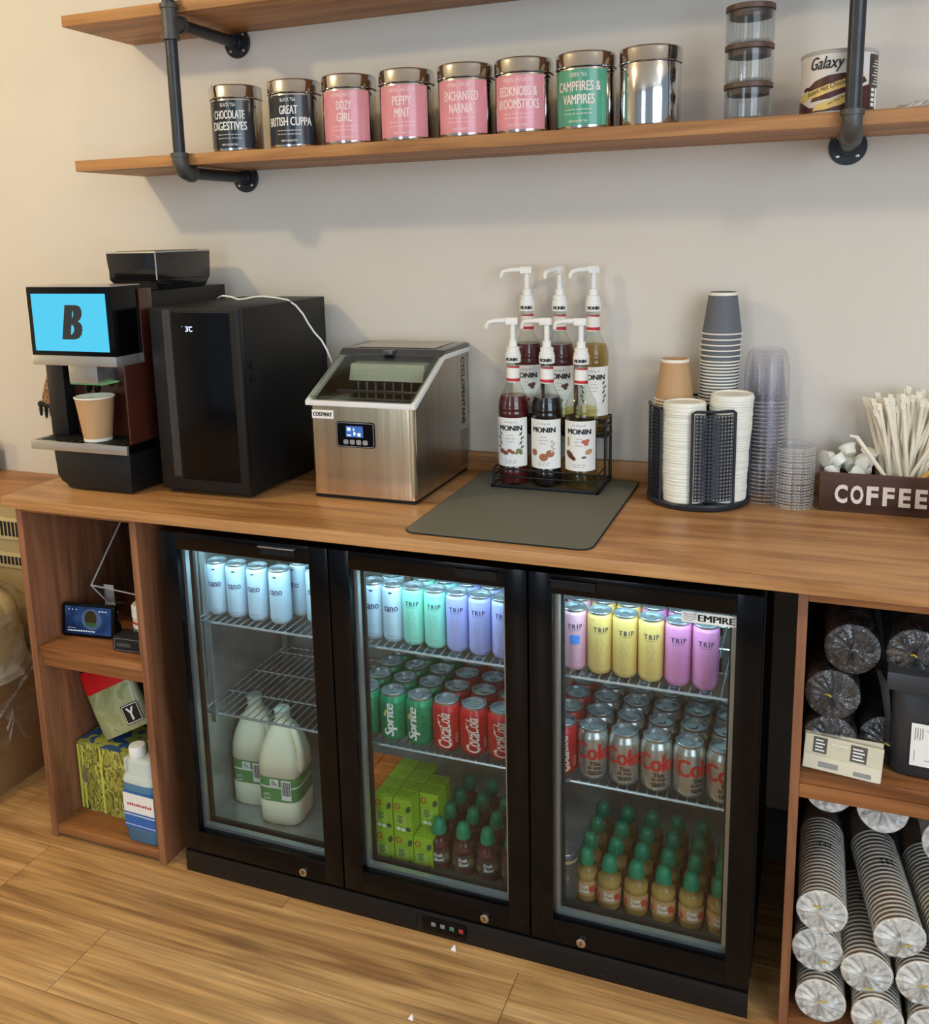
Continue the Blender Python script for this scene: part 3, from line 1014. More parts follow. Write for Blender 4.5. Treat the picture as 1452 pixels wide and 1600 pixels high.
# ================================================================== mini fridge
def mini_fridge():
    t = thing('mini_fridge', 'small glossy black countertop fridge between coffee machine and ice maker', 'fridge', (0.065, -0.23, CZ))
    part = partf(t)
    part('cabinet', mat('black_powder_coat', (12, 13, 14), 0.5, var=0.1), MB().box(-0.060, 0.190, -0.4130, -0.030, 0.954, 1.396), bev=0.0025)
    d = part('door', M['black'], MB().box(-0.060, 0.190, -0.431, -0.4145, 0.958, 1.396), bev=0.002)
    part('door_glass', M['gloss'], MB().box(0.004, 0.166, -0.4325, -0.4305, 0.985, 1.386), d, bev=0.001)
    part('frame_or_reflection_strip', mat('reflection_grey', (58, 58, 58), 0.3), MB().box(-0.022, 0.000, -0.4322, -0.4305, 0.990, 1.392), d, bev=0.0005)  # grey strip modelled in place of a reflection on the glossy door
    part('frame_or_reflection_strip', M['black'], MB().box(0.1675, 0.1885, -0.4328, -0.4305, 0.962, 1.392), d, bev=0.0005)
    pr = Print().text('3', 0.046, 1.348, 0.0075, 0.0125, 0.02).text('C', 0.0570, 1.348, 0.0085, 0.0125, 0.02)
    pr.blob(0.0525, 1.353, 0.0012, 0.0012).blob(0.033, 1.3535, 0.0009, 0.0009)
    pr.flat('display', emis('white_digits', (200, 214, 255), 2.5), d, Vector((0, -0.4329, 0)) - Vector(t.location), (1, 0, 0), (0, 0, 1))
    for z in (1.262, 1.232):
        part('hinge_cap', M['black'], MB().tube([(0.1895, -0.392, z), (0.194, -0.392, z)], 0.009, 14))
    for x in (-0.045, 0.17):
        for y in (-0.40, -0.05):
            part('foot', M['blackm'], MB().tube([(x, y, CZ), (x, y, 0.955)], 0.011, 12))
    for k in range(2):
        part('screw', M['screw'], MB().lathe([(0.0025, 0), (0.0001, 0.001)], 8, (0.1902, -0.40 + 0.05 * k, 0.962)))
mini_fridge()

def cable():
    pts = [(-0.055, -0.16, 1.3995), (-0.035, -0.18, 1.404), (-0.012, -0.20, 1.4085), (0.012, -0.20, 1.4065), (0.036, -0.20, 1.3995), (0.06, -0.20, 1.402), (0.085, -0.20, 1.4065), (0.11, -0.20, 1.4075),
           (0.145, -0.20, 1.4045), (0.180, -0.20, 1.399), (0.203, -0.20, 1.385), (0.222, -0.20, 1.364), (0.236, -0.20, 1.340), (0.252, -0.20, 1.318), (0.270, -0.20, 1.300),
           (0.282, -0.20, 1.280), (0.287, -0.19, 1.255), (0.290, -0.15, 1.18), (0.285, -0.06, 1.05), (0.270, -0.04, 0.95)]
    o = MB().tube(pts, 0.0024, 8).build('power_cable', M['white'])
    tag(o, 'thin white cable draped across the small black fridge', 'cable')
cable()

# ================================================================== ice maker
def ice_maker():
    t = thing('ice_maker', 'stainless steel countertop ice maker with a clear sloping lid', 'ice maker', (0.45, -0.18, CZ))
    part = partf(t)
    st = bpy.data.materials.new('brushed_steel_warm_reflection')
    st = mat('brushed_steel_warm_reflection', (232, 212, 178), 0.22, metal=1.0, var=0.16, vscale=2.2, stretch=(14, 14, 0.12), bump=0.55, bscale=2.0, aniso=0.3)  # warm room reflection and its streaks put into the front steel colour
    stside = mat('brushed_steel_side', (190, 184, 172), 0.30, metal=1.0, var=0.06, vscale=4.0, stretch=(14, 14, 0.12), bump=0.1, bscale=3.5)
    x0, x1 = 0.318, 0.584
    part('base', M['black'], MB().box(x0 + 0.004, x1 - 0.004, -0.354, -0.012, CZ + 0.0005, 0.957))
    # wrap-round front and sides: one bent sheet
    fp = []
    r = 0.014
    for i in range(7):
        a = PI / 2 * i / 6
        fp.append((x0 + r - r * cos(a), -0.361 + r - r * sin(a)))
    fp2 = [(x0 + x1 - a, b) for a, b in fp[::-1]]
    f = MB()
    pts = fp + fp2
    n = len(pts)
    f.add([(a, b, 0.956) for a, b in pts] + [(a, b, 1.170) for a, b in pts], [(i, i + 1, n + i + 1, n + i) for i in range(n - 1)])
    part('front_panel', st, f, ang=60)
    for x, xx in ((x0, x0 + 0.003), (x1 - 0.003, x1)):
        part('side_panel', stside, MB().prism_x([(-0.347, 0.956), (-0.347, 1.172), (-0.179, 1.256), (-0.008, 1.256), (-0.008, 0.956)], x, xx))
    part('back_panel', M['black'], MB().box(x0, x1, -0.008, -0.005, 0.956, 1.256))
    wh = mat('white_rim', (232, 232, 230), 0.35)
    rim = MB()
    pf = [(-0.3665, 1.168), (-0.3665, 1.179), (-0.182, 1.268), (-0.004, 1.268), (-0.004, 1.256), (-0.179, 1.256), (-0.357, 1.168)]
    rim.prism_x(pf, 0.312, 0.323)
    rim.prism_x(pf, 0.579, 0.590)
    rim.box(0.323, 0.579, -0.3665, -0.352, 1.168, 1.180)
    part('rim', wh, rim, bev=0.0015)
    smoke = mat('smoked_lid', (72, 72, 74), 0.22, coat=0.3)
    lid = part('lid', smoke, MB().prism_x([(-0.192, 1.2635), (-0.174, 1.279), (-0.03, 1.281), (-0.004, 1.2765), (-0.004, 1.2685), (-0.18, 1.2685)], 0.313, 0.589), bev=0.003)
    part('lid_panel', mat('grey_lid_panel', (168, 164, 152), 0.3), MB().box(0.345, 0.558, -0.16, -0.03, 1.2805, 1.2822), lid, bev=0.0006)
    part('lid_catch', smoke, MB().box(0.437, 0.463, -0.205, -0.180, 1.268, 1.277), lid, bev=0.001)
    cl = thin('smoky_clear', (236, 240, 236), 0.6, 0.04, 0.05)
    wd = MB()
    wd.prism_x([(-0.358, 1.1805), (-0.358, 1.1845), (-0.190, 1.270), (-0.188, 1.2655)], 0.318, 0.584)
    part('window', cl, wd, lid, smooth=False)
    ed = MB()
    for x in (0.3205, 0.5815):
        ed.tube([(x, -0.355, 1.1868), (x, -0.19, 1.270)], 0.0032, 8)
    ed.tube([(0.3205, -0.355, 1.1868), (0.5815, -0.355, 1.1868)], 0.0028, 8)
    part('window_edge', cl, ed, lid)
    lin_ = mat('grey_tub', (214, 216, 204), 0.45)
    tb = MB()
    tb.box(0.322, 0.345, -0.350, -0.02, 1.05, 1.166).box(0.557, 0.580, -0.350, -0.02, 1.05, 1.166).box(0.345, 0.557, -0.350, -0.325, 1.05, 1.160)
    tb.box(0.345, 0.557, -0.325, -0.06, 1.05, 1.06).box(0.322, 0.580, -0.06, -0.03, 1.05, 1.25)
    part('ice_tub', lin_, tb, smooth=False)
    hs = part('freezing_hood', lin_, MB().prism_x([(-0.22, 1.205), (-0.205, 1.245), (-0.06, 1.252), (-0.06, 1.205)], 0.352, 0.548), bev=0.002)
    part('hood_recess', M['dark'], MB().prism_x([(-0.2225, 1.162), (-0.2205, 1.204), (-0.15, 1.204), (-0.15, 1.162)], 0.366, 0.536), hs, smooth=False)
    for k in range(7):
        x = 0.378 + 0.0235 * k
        part('fin', M['grey'], MB().box(x, x + 0.003, -0.2255, -0.22, 1.163, 1.203), hs, smooth=False)
    part('scoop_bar', smoke, MB().box(0.340, 0.562, -0.262, -0.254, 1.182, 1.190), bev=0.002)
    rg = random.Random(5)
    ic = MB()
    for k in range(70):
        x, y, z = rg.uniform(0.355, 0.547), rg.uniform(-0.318, -0.235), 1.118 + rg.uniform(-0.01, 0.018)
        s = rg.uniform(0.011, 0.015)
        ic.lathe([(0.0001, -s), (s * 0.8, -s * 0.7), (s, 0), (s * 0.8, s * 0.6), (0.0001, s * 0.85)], 9, (x, y, z))
    ice = part('ice', mat('wet_ice', (196, 204, 200), 0.12, spec=0.8), ic)
    ice['kind'] = 'stuff'
    part('ice_bed', lin_, MB().box(0.345, 0.557, -0.325, -0.225, 1.06, 1.112), smooth=False)
    # control panel
    cp = MB().prism_y(rounded(0.389, 0.487, 1.073, 1.133, 0.007), -0.3640, -0.3605)
    co = part('control_panel', M['gloss'], cp, bev=0.0006, seg=1)
    ring = Print()
    o_ = rounded(0.3915, 0.4845, 1.0755, 1.1305, 0.006)
    ring.path(o_ + [o_[0]], 0.0012)
    ring.flat('outline', M['screw'], co, Vector((0, -0.3643, 0)) - Vector(t.location), (1, 0, 0), (0, 0, 1))
    part('display', emis('blue_lcd', (84, 130, 214), 0.7), MB().box(0.4145, 0.4580, -0.3645, -0.3638, 1.0975, 1.1235), co, smooth=False)
    dg = Print()
    dg.rect(0.418, 0.427, 1.112, 1.120).rect(0.433, 0.4365, 1.113, 1.1185).rect(0.444, 0.452, 1.100, 1.108).blob(0.4365, 1.106, 0.003, 0.005).rect(0.4178, 0.428, 1.1005, 1.1035)
    dg.flat('display_icons', emis('lcd_white', (226, 236, 255), 1.2), co, Vector((0, -0.3649, 0)) - Vector(t.location), (1, 0, 0), (0, 0, 1))
    for k in range(4):
        x = 0.4075 + 0.0165 * k
        part('button', M['screw'], MB().prism_y(rounded(x, x + 0.0125, 1.0805, 1.0915, 0.003, 3), -0.3652, -0.3638), co)
    st2 = part('sticker', M['paper'], MB().box(0.3265, 0.3825, -0.3622, -0.3612, 1.1375, 1.1575), smooth=False)
    Print().text('COSTWAY', 0.3545, 1.1475, 0.048, 0.0095, 0.06).flat('lettering', M['ink'], st2, Vector((0, -0.3626, 0)) - Vector(t.location), (1, 0, 0), (0, 0, 1))
    pr = Print().text('CYCLOPENTANE', 0, 0, 0.170, 0.022, 0.02)
    pr.flat('lettering', M['ink'], t, Vector((x1 + 0.0005, -0.045, 1.160)) - Vector(t.location), (0, 0, -1), (0, 1, 0))
    for k in range(11):
        for j in range(4):
            y = -0.070 + 0.014 * j
            z = 0.968 + 0.0085 * k
            part('vent_slot', M['dark'], MB().add([(x1 + 0.0004, y, z), (x1 + 0.0004, y + 0.009, z + 0.004), (x1 + 0.0004, y + 0.009, z + 0.0068), (x1 + 0.0004, y, z + 0.0028)], [(0, 1, 2, 3)]), smooth=False)
ice_maker()

def mat_rubber():
    o = MB().prism_z(rounded(0.634, 1.029, -0.548, -0.019, 0.028, 7), CZ + 0.0003, CZ + 0.004).build('drying_mat', mat('grey_green_rubber', (106, 106, 94), 0.6, var=0.03, bump=0.1, bscale=300), bevel=0.0008, seg=1)
    tag(o, 'flat grey-green drying mat lying under the syrup rack', 'mat')
    e = MB().tube([(a, b, CZ + 0.0020) for a, b in rounded(0.6335, 1.0295, -0.5485, -0.0185, 0.028, 7)], 0.0017, 6, closed=True)
    e.build('edge', M['blackm'], o)
mat_rubber()

# ================================================================== syrup rack and bottles
RZ = CZ + 0.0042
def rack():
    t = thing('syrup_rack', 'two-tier black wire rack holding the syrup bottles', 'rack', (0.83, -0.095, RZ))
    part = partf(t)
    w = M['black']
    a, b, y0, y1 = 0.699, 0.961, -0.172, -0.020
    fr = MB().box(a, b, y0, y0 + 0.006, RZ, RZ + 0.008).box(a, b, y1 - 0.006, y1, RZ, RZ + 0.008).box(a, a + 0.006, y0, y1, RZ, RZ + 0.008).box(b - 0.006, b, y0, y1, RZ, RZ + 0.008)
    part('base_frame', w, fr, bev=0.001)
    part('base_plate', mat('rack_plate', (92, 82, 56), 0.5), MB().box(a + 0.006, b - 0.006, y0 + 0.006, y1 - 0.006, RZ + 0.002, RZ + 0.0055))
    yb = -0.088
    zt = 1.0700
    part('upper_plate', w, MB().box(a + 0.004, b, yb, y1, zt - 0.004, zt), bev=0.001)
    for x in (a + 0.006, b - 0.004):
        for y in (yb + 0.003, y1 - 0.003):
            part('upright', w, MB().tube([(x, y, RZ + 0.006), (x, y, zt + 0.042)], 0.0032, 8))
        part('upright', w, MB().tube([(x, y0 + 0.004, RZ + 0.006), (x, y0 + 0.004, RZ + 0.046)], 0.0028, 8))
    for z in (RZ + 0.028, RZ + 0.046):
        part('rail', w, MB().tube([(a + 0.004, yb, z), (a + 0.004, y0 + 0.003, z), (b - 0.003, y0 + 0.003, z), (b - 0.003, yb, z)], 0.0022, 6))
    for z in (zt + 0.020, zt + 0.040):
        part('rail', w, MB().tube([(a + 0.006, y1, z), (a + 0.006, yb, z), (b - 0.002, yb, z), (b - 0.002, y1, z), (a + 0.006, y1, z)], 0.0022, 6))
rack()

BM = {}
def syrup_meshes():
    r = 0.0375
    out = [(0.0001, 0.002), (r - 0.006, 0.0), (r - 0.001, 0.003), (r, 0.008), (r, 0.040), (r - 0.0006, 0.042), (r - 0.0006, 0.168), (r, 0.170), (r, 0.176), (r - 0.0012, 0.178), (r, 0.1805), (r, 0.188),
           (r - 0.0012, 0.190), (r - 0.001, 0.197), (r - 0.004, 0.208), (0.027, 0.220), (0.0205, 0.232), (0.0168, 0.243), (0.0152, 0.256), (0.0142, 0.290), (0.0152, 0.293), (0.0152, 0.298)]
    BM['glass'] = MB().lathe(out, 36).mesh('glass', ang=60)
    def inner(top):
        p = [(max(a - 0.0022, 0.0001), max(z, 0.004)) for a, z in out if z < top]
        return MB().lathe([(0.0001, 0.0042)] + p[1:] + [(max(p[-1][0] - 0.0005, 0.001), top), (0.0001, top)], 32).mesh('syrup', ang=60)
    BM['syrup_hi'] = inner(0.214)
    BM['syrup_mid'] = inner(0.190)
    pm = MB().lathe([(0.0165, 0.292), (0.0185, 0.293), (0.0190, 0.311), (0.0175, 0.3115), (0.0175, 0.318), (0.0155, 0.319), (0.0155, 0.329), (0.0105, 0.331), (0.0095, 0.345), (0.0062, 0.346), (0.0062, 0.386), (0.0001, 0.386)], 28)
    BM['pump'] = pm.mesh('pump')
    nz = MB().prism_x([(-0.0085, 0.382), (-0.0085, 0.392), (-0.005, 0.3985), (0.005, 0.3985), (0.0085, 0.392), (0.0085, 0.382)], -0.016, 0.012)
    nz.tube([(-0.012, 0, 0.3915), (-0.042, 0, 0.3905), (-0.058, 0, 0.387), (-0.0625, 0, 0.380), (-0.0630, 0, 0.372)], [0.0068, 0.006, 0.0055, 0.005, 0.0042], 12)
    BM['nozzle'] = nz.mesh('nozzle', 0.0012, 2)
    hw = R(72) * r
    BM['label'] = None
syrup_meshes()
M['bottle'] = thin('bottle_glass', (246, 249, 246), 0.8, 0.03, 0.03)
M['redink'] = mat('red_label_ink', (190, 42, 48), 0.5)
M['greytxt'] = mat('grey_label_ink', (140, 140, 138), 0.55)
def syrup(loc, rz, nozrot, sy, level, art, label):
    t = thing('syrup_bottle', label, 'syrup bottle', loc, rz, 'pump-top syrup bottles')
    put('glass', BM['glass'], M['bottle'], t)
    so = put('syrup', BM['syrup_' + level], None, t)
    if not so.data.materials:
        so.data.materials.append(sy)
    so.material_slots[0].link = 'OBJECT'
    so.material_slots[0].material = sy
    pu = put('pump', BM['pump'], M['white'], t)
    no = put('nozzle', BM['nozzle'], M['white'], pu)
    no.rotation_euler = (0, 0, nozrot)
    hw = R(70) * 0.0375
    la = Print().rect(-hw, hw, 0.046, 0.164).wrap('label', M['paper'], t, 0.0377, step=0.004)
    p = Print().text('MONIN', 0, 0.1395, 0.058, 0.0125, 0.06)
    p.wrap('lettering', M['ink'], la, 0.0381, step=0.004)
    g = Print().text('Le Sirop de', 0, 0.1535, 0.032, 0.0065, 0, 0.4)
    for k, (w, z) in enumerate(((0.014, 0.122), (0.022, 0.114), (0.018, 0.106), (0.030, 0.060), (0.026, 0.055))):
        g.text('syrup nature'[:5 + k], 0, z, w, 0.0036)
    g.wrap('small_print', M['greytxt'], la, 0.0380, step=0.006)
    for nm, m, fn in art:
        q = Print()
        fn(q)
        q.wrap(nm, m, la, 0.0383, step=0.005)
    nk = Print().rect(-0.05, 0.05, 0.246, 0.284).wrap('neck_label', M['paper'], t, 0.0162, step=0.003, rfun=lambda z: 0.0162 - (z - 0.246) * 0.035)
    for v in (0.246, 0.278):
        s = Print()
        s.poly([(-0.049, v), (-0.018, v + 0.0035), (0.018, v + 0.0015), (0.049, v - 0.001 if v > 0.26 else v), (0.049, v + 0.006), (0.018, v + 0.0095 - (0.003 if v > 0.26 else 0)), (-0.018, v + 0.0095 - (0.004 if v > 0.26 else 0)), (-0.049, v + 0.006)])
        s.wrap('neck_stripe', M['redink'], nk, 0.0166, step=0.003, rfun=lambda z: 0.01645 - (z - 0.246) * 0.035)
    Print().text('MONIN', 0, 0.301, 0.030, 0.008, 0.06).wrap('collar_print', M['ink'], pu, 0.0192, step=0.003)
    return t
def leaf_spray(sx):
    def leaves(q):
        q.path([(sx * 0.028, 0.128 - 0.011 * k) for k in range(5)], 0.0008)
        for k in range(5):
            q.blob(sx * (0.026 + 0.004 * (k % 2)), 0.126 - 0.011 * k, 0.0060, 0.0020, sx * (0.9 - 0.35 * (k % 2)))
    return leaves
def nuts(q):
    for u, v, s in ((-0.022, 0.083, 0.008), (-0.012, 0.079, 0.007), (-0.002, 0.085, 0.006), (0.006, 0.081, 0.0055)):
        q.blob(u, v, s, s * 0.75)
def sprout(q):
    for u, v, s in ((0.020, 0.085, 0.0065), (0.026, 0.079, 0.005), (0.015, 0.079, 0.004)):
        q.blob(u, v, s, s * 0.8)
def cookies(q):
    for u, v, s in ((-0.026, 0.084, 0.0095), (0.0, 0.074, 0.011), (0.016, 0.083, 0.0105)):
        q.blob(u, v, s, s * 0.85)
def creamy(q):
    for k in range(5):
        q.blob(0.020 + 0.005 * (k % 2), 0.112 - 0.006 * k, 0.004, 0.003, k)
def cocoa(q):
    q.blob(-0.024, 0.084, 0.013, 0.0075, -0.7)
    q.blob(-0.014, 0.076, 0.007, 0.005, -0.5)
    q.blob(0.012, 0.079, 0.006, 0.0025, 0.2)
def candy(q):
    for u, v in ((0.012, 0.116), (0.020, 0.118), (0.017, 0.111)):
        q.blob(u, v, 0.0055, 0.0045)
def jar(q):
    q.rect(-0.031, -0.024, 0.104, 0.126)
    q.blob(0.024, 0.092, 0.010, 0.006, 0.4)
I_ = {k: mat('print_' + k, c, 0.5) for k, c in dict(green=(66, 82, 58), nut=(150, 84, 54), lime=(112, 132, 74), cookie=(170, 104, 66), cream=(206, 190, 168), choc=(96, 54, 38), pinkish=(196, 96, 78), tan=(190, 150, 96)).items()}
S_ = dict(red=mat('dark_red_syrup', (84, 24, 22), 0.12, spec=0.6), choc=mat('dark_chocolate_syrup', (20, 12, 14), 0.12, spec=0.6),
          pale=thin('pale_gold_syrup', (246, 238, 204), 0.3, 0.05, 0.02), plum=mat('plum_syrup', (86, 32, 36), 0.12, spec=0.6), amber=thin('amber_syrup', (240, 222, 184), 0.3, 0.05, 0.02))
nutA = (('leaf_print', I_['green'], leaf_spray(-1)), ('leaf_print', I_['green'], leaf_spray(1)), ('nut_print', I_['nut'], nuts), ('husk_print', I_['lime'], sprout))
cooA = (('cookie_print', I_['cookie'], cookies), ('cream_print', I_['cream'], creamy))
cocA = (('cocoa_print', I_['choc'], cocoa), ('candy_print', I_['pinkish'], candy), ('jar_print', I_['tan'], jar))
leafA = (('leaf_print', I_['green'], leaf_spray(-1)), ('leaf_print', I_['green'], leaf_spray(1)))
candA = (('candy_print', I_['choc'], candy), ('nut_print', I_['nut'], nuts))
zb = RZ + 0.0058
syrup((0.744, -0.128, zb), R(4), R(6), S_['red'], 'hi', nutA, 'dark red syrup bottle with hazelnut picture at the left of the front row')
syrup((0.827, -0.128, zb), R(2), R(-8), S_['choc'], 'hi', cooA, 'black syrup bottle with cookie picture in the middle of the front row')
syrup((0.909, -0.128, zb), R(6), R(-6), S_['pale'], 'mid', cocA, 'pale golden syrup bottle with cocoa picture on the front row')
syrup((0.755, -0.045, 1.0705), R(8), R(2), S_['plum'], 'hi', candA, 'dark plum syrup bottle raised behind the hazelnut syrup')
syrup((0.836, -0.045, 1.0705), R(10), R(62), S_['plum'], 'hi', candA, 'dark syrup bottle raised behind the cookie syrup')
syrup((0.918, -0.045, 1.0705), R(14), R(30), S_['amber'], 'hi', leafA, 'amber syrup bottle with leaf label raised behind the pale golden one')

# ================================================================== cup carousel
HX, HY = 1.178, -0.122
def carousel():
    t = thing('cup_holder', 'round black perforated carousel for cups and lids', 'cup holder', (HX, HY, CZ))
    navy = mat('black_perforated_metal', (34, 38, 48), 0.4, var=0.08)
    MB().lathe([(0.0001, 0.001), (0.108, 0.001), (0.113, 0.004), (0.1145, 0.012), (0.1125, 0.016), (0.108, 0.0165), (0.106, 0.013), (0.0001, 0.013)], 64).build('base', navy, t)
    base = R(24)
    for k in range(4):
        ac = base + k * PI / 2
        hwid = R(25)
        r0 = 0.110
        z0, z1 = 0.0165, 0.221
        nu, nv = 11, 24
        du, dv = 2 * (hwid - R(3)) / nu, (z1 - z0 - 0.014) / nv
        mb = MB()
        def pt(a, z, r=r0):
            return (r * sin(a), -r * cos(a), z)
        for i in range(nu):
            for j in range(nv):
                a0 = ac - hwid + R(3) + i * du
                zz = z0 + 0.007 + j * dv
                am, zm = a0 + du / 2, zz + dv / 2
                c = [pt(a0, zz), pt(a0 + du, zz), pt(a0 + du, zz + dv), pt(a0, zz + dv)]
                s = 0.36
                h = [pt(am, zm - dv * s), pt(am + du * s, zm), pt(am, zm + dv * s), pt(am - du * s, zm)]
                mb.add(c + h, [(0, 1, 5, 4), (1, 2, 6, 5), (2, 3, 7, 6), (3, 0, 4, 7)])
        mb.build('perforated_panel', navy, t, smooth=False)
        fr = MB()
        pth = []
        for i in range(13):
            pth.append(pt(ac - hwid + 2 * hwid * i / 12, z1 - (0.004 if i in (0, 12) else 0)))
        fr.tube([pt(ac - hwid, z0)] + pth + [pt(ac + hwid, z0)], 0.0032, 8)
        fr.build('panel_frame', navy, t)
        # inner wall of the compartment corner
        wl = MB()
        wl.add([pt(ac, z0, 0.006), pt(ac, z0, 0.106), pt(ac, z1 - 0.006, 0.106), pt(ac, z1 - 0.006, 0.006)], [(0, 1, 2, 3)])
        wo = wl.build('divider', navy, t, smooth=False)
    return base
_base = carousel()
STK = [_base - PI / 4 + k * PI / 2 for k in range(4)]     # front-left, front-right, back-right, back-left
def stk(k, rho=0.064):
    a = STK[k]
    return HX + rho * sin(a), HY - rho * cos(a)

def lid_stacks():
    m = MB().lathe([(0.0450, 0.0), (0.0462, 0.0012), (0.0460, 0.0030), (0.0445, 0.0042), (0.0440, 0.0085), (0.0405, 0.0098), (0.0385, 0.0090), (0.0375, 0.0065), (0.0001, 0.0065)], 36).mesh('sip_lid')
    m.materials.append(mat('white_lid_plastic', (240, 238, 226), 0.4, var=0.02))
    rg = random.Random(11)
    for k, n, name in ((0, 43, 'left'), (1, 46, 'right')):
        x, y = stk(k)
        dx = 0.0
        for i in range(n):
            dx += rg.uniform(-0.0006, 0.0006) + (0.00022 if k == 1 else 0)
            z = CZ + 0.0136 + i * 0.00505
            o = put('sip_lid', m, None, None, (x + dx, y + rg.uniform(-0.0005, 0.0005), z), (rg.uniform(-0.03, 0.03), rg.uniform(-0.03, 0.03), rg.uniform(0, 6)))
            if i == n - 1:
                tag(o, 'white sip lid on the very top of the %s lid stack' % name, 'lid', 'white lids in the carousel')
            else:
                tag(o, 'white sip lid within the %s lid stack of the carousel' % name, 'lid', 'white lids in the %s stack' % name)
lid_stacks()

def cup_stack(k, m, top, pitches, name, colour, rho, lean):
    me = {a: CUPM[a].copy() for a in ('wall', 'rim', 'foot')}
    for a in me:
        me[a].materials.clear()
        me[a].materials.append(m if a == 'wall' else M['cream'])
    x, y = stk(k, rho)
    z = top
    i = 0
    rg = random.Random(k)
    while z - 0.092 > CZ + 0.013:
        f = (z - CZ) / 0.4
        lab = '%s paper cup upside down on top of its stack in the carousel' % colour if i == 0 else ('grey paper cup, %s from the top of its stack in the carousel' % ORD[i] if colour == 'grey' and i < 10 else '%s paper cup nested low in the stack behind the lids' % colour)
        t = thing('paper_cup', lab, 'cup', (x + lean * f + rg.uniform(-0.0006, 0.0006), y, z), 0, '%s paper cups in the carousel' % colour)
        t.rotation_euler = (PI, 0.0, 0)
        for a in me:
            if i == 0 or a != 'foot':
                put(a, me[a], None, t)
        z -= pitches[i] if i < len(pitches) else pitches[-1]
        i += 1
cup_stack(2, GREYC, 1.409, [0.0125, 0.0125, 0.012, 0.0125, 0.0120, 0.0072], 'grey', 'grey', 0.064, 0.012)
cup_stack(3, KRAFT, 1.262, [0.0075], 'brown', 'tan', 0.064, 0.0)

# ================================================================== clear cups and lids
def clear_stacks():
    t = thing('clear_cup_sleeve', 'tall sleeve of clear plastic cups behind the carousel', 'cup sleeve', (1.316, -0.085, CZ))
    me = MB().lathe([(0.0455, 0.0), (0.0465, 0.0012), (0.0455, 0.0028), (0.0440, 0.003), (0.0315, 0.105), (0.029, 0.108), (0.0001, 0.106)], 28).mesh('cup')
    me.materials.append(M['clear'])
    rg = random.Random(4)
    rm = MB().lathe([(0.0462, -0.0002), (0.0472, 0.0012), (0.0460, 0.0026)], 28).mesh('rim')
    rm.materials.append(M['clearrim'])
    for i in range(27):
        o = put('cup', me, None, t, (rg.uniform(-0.0006, 0.0006), 0, 0.001 + i * 0.0087))
        put('rim', rm, None, o)
    s = MB().lathe([(0.049, 0.0005), (0.0495, 0.02), (0.0485, 0.2), (0.0475, 0.30), (0.040, 0.335), (0.033, 0.342)], 28)
    s.build('sleeve_film', M['sleeve'], t)
    me = MB().lathe([(0.0425, 0.0), (0.0440, 0.0008), (0.0440, 0.0030), (0.0405, 0.0040), (0.0395, 0.0085), (0.036, 0.0100), (0.0001, 0.0090)], 28).mesh('clear_lid')
    me.materials.append(M['clear'])
    me.materials.append(M['clearrim'])
    for p in me.polygons:
        if p.center.z < 0.0036 and p.center.x ** 2 + p.center.y ** 2 > 0.0415 ** 2:
            p.material_index = 1
    n = 22
    for i in range(n):
        o = put('plastic_cover', me, None, None, (1.381 + rg.uniform(-0.001, 0.001), -0.118 + rg.uniform(-0.001, 0.001), CZ + 0.0004 + i * 0.0063))
        o.rotation_euler = (rg.uniform(-0.02, 0.02), rg.uniform(-0.02, 0.02), 0)
        tag(o, 'clear plastic cup cover %s the short stack beside the COFFEE box' % ('topping' if i == n - 1 else 'within'), 'cup cover', 'clear covers beside the coffee box')
M['sleeve'] = thin('sleeve_film_plastic', (248, 248, 250), 0.8, 0.06, 0.02, bump=0.3, bscale=18)
clear_stacks()

# ================================================================== COFFEE box
def coffee_box():
    t = thing('wooden_box', 'dark wooden box with raised white COFFEE letters', 'box', (1.538, -0.085, CZ))
    part = partf(t)
    wd = wood('dark_box_wood', (92, 62, 46), (78, 50, 38), (54, 34, 26), 'X', 0.5, knots=0.4, fine=0.4)
    x0, x1, y0, y1, z0, z1 = 1.434, 1.655, -0.139, -0.030, CZ + 0.0004, 1.030
    part('front_board', wd, MB().box(x0, x1, y0, y0 + 0.009, z0, z1), bev=0.001)
    part('back_board', wd, MB().box(x0, x1, y1 - 0.009, y1, z0, z1), bev=0.001)
    for a in (x0, 1.545, x1 - 0.009):
        part('end_board' if a != 1.545 else 'divider', wd, MB().box(a, a + 0.009, y0 + 0.009, y1 - 0.009, z0, z1), bev=0.001)
    part('bottom_board', wd, MB().box(x0 + 0.009, x1 - 0.009, y0 + 0.009, y1 - 0.009, z0, z0 + 0.006))
    lm = mat('white_letter', (228, 216, 206), 0.5)
    xs = [1.4760, 1.5070, 1.5370, 1.5680, 1.5990, 1.6300]
    for s, x in zip('COFFEE', xs):
        x += 0.002
        vs, fs = glyphs(s, 0.035)
        w = 0.0255 if s in 'CO' else 0.0225
        b = bmesh.new()
        vv = [b.verts.new((x + a * w, 0, 0.986 + c * 0.0405)) for a, c in vs]
        for q in fs:
            try:
                b.faces.new([vv[i] for i in q])
            except ValueError:
                pass
        ge = bmesh.ops.extrude_face_region(b, geom=b.faces[:])
        for v in ge['geom']:
            if isinstance(v, bmesh.types.BMVert):
                v.co.y -= 0.003
        for v in b.verts:
            v.co = v.co + Vector((0, y0 - 0.0002, 0)) - Vector(t.location)
        bmesh.ops.recalc_face_normals(b, faces=b.faces[:])
        me = bpy.data.meshes.new('letter')
        b.to_mesh(me)
        b.free()
        put('letter', me, lm, t)
coffee_box()

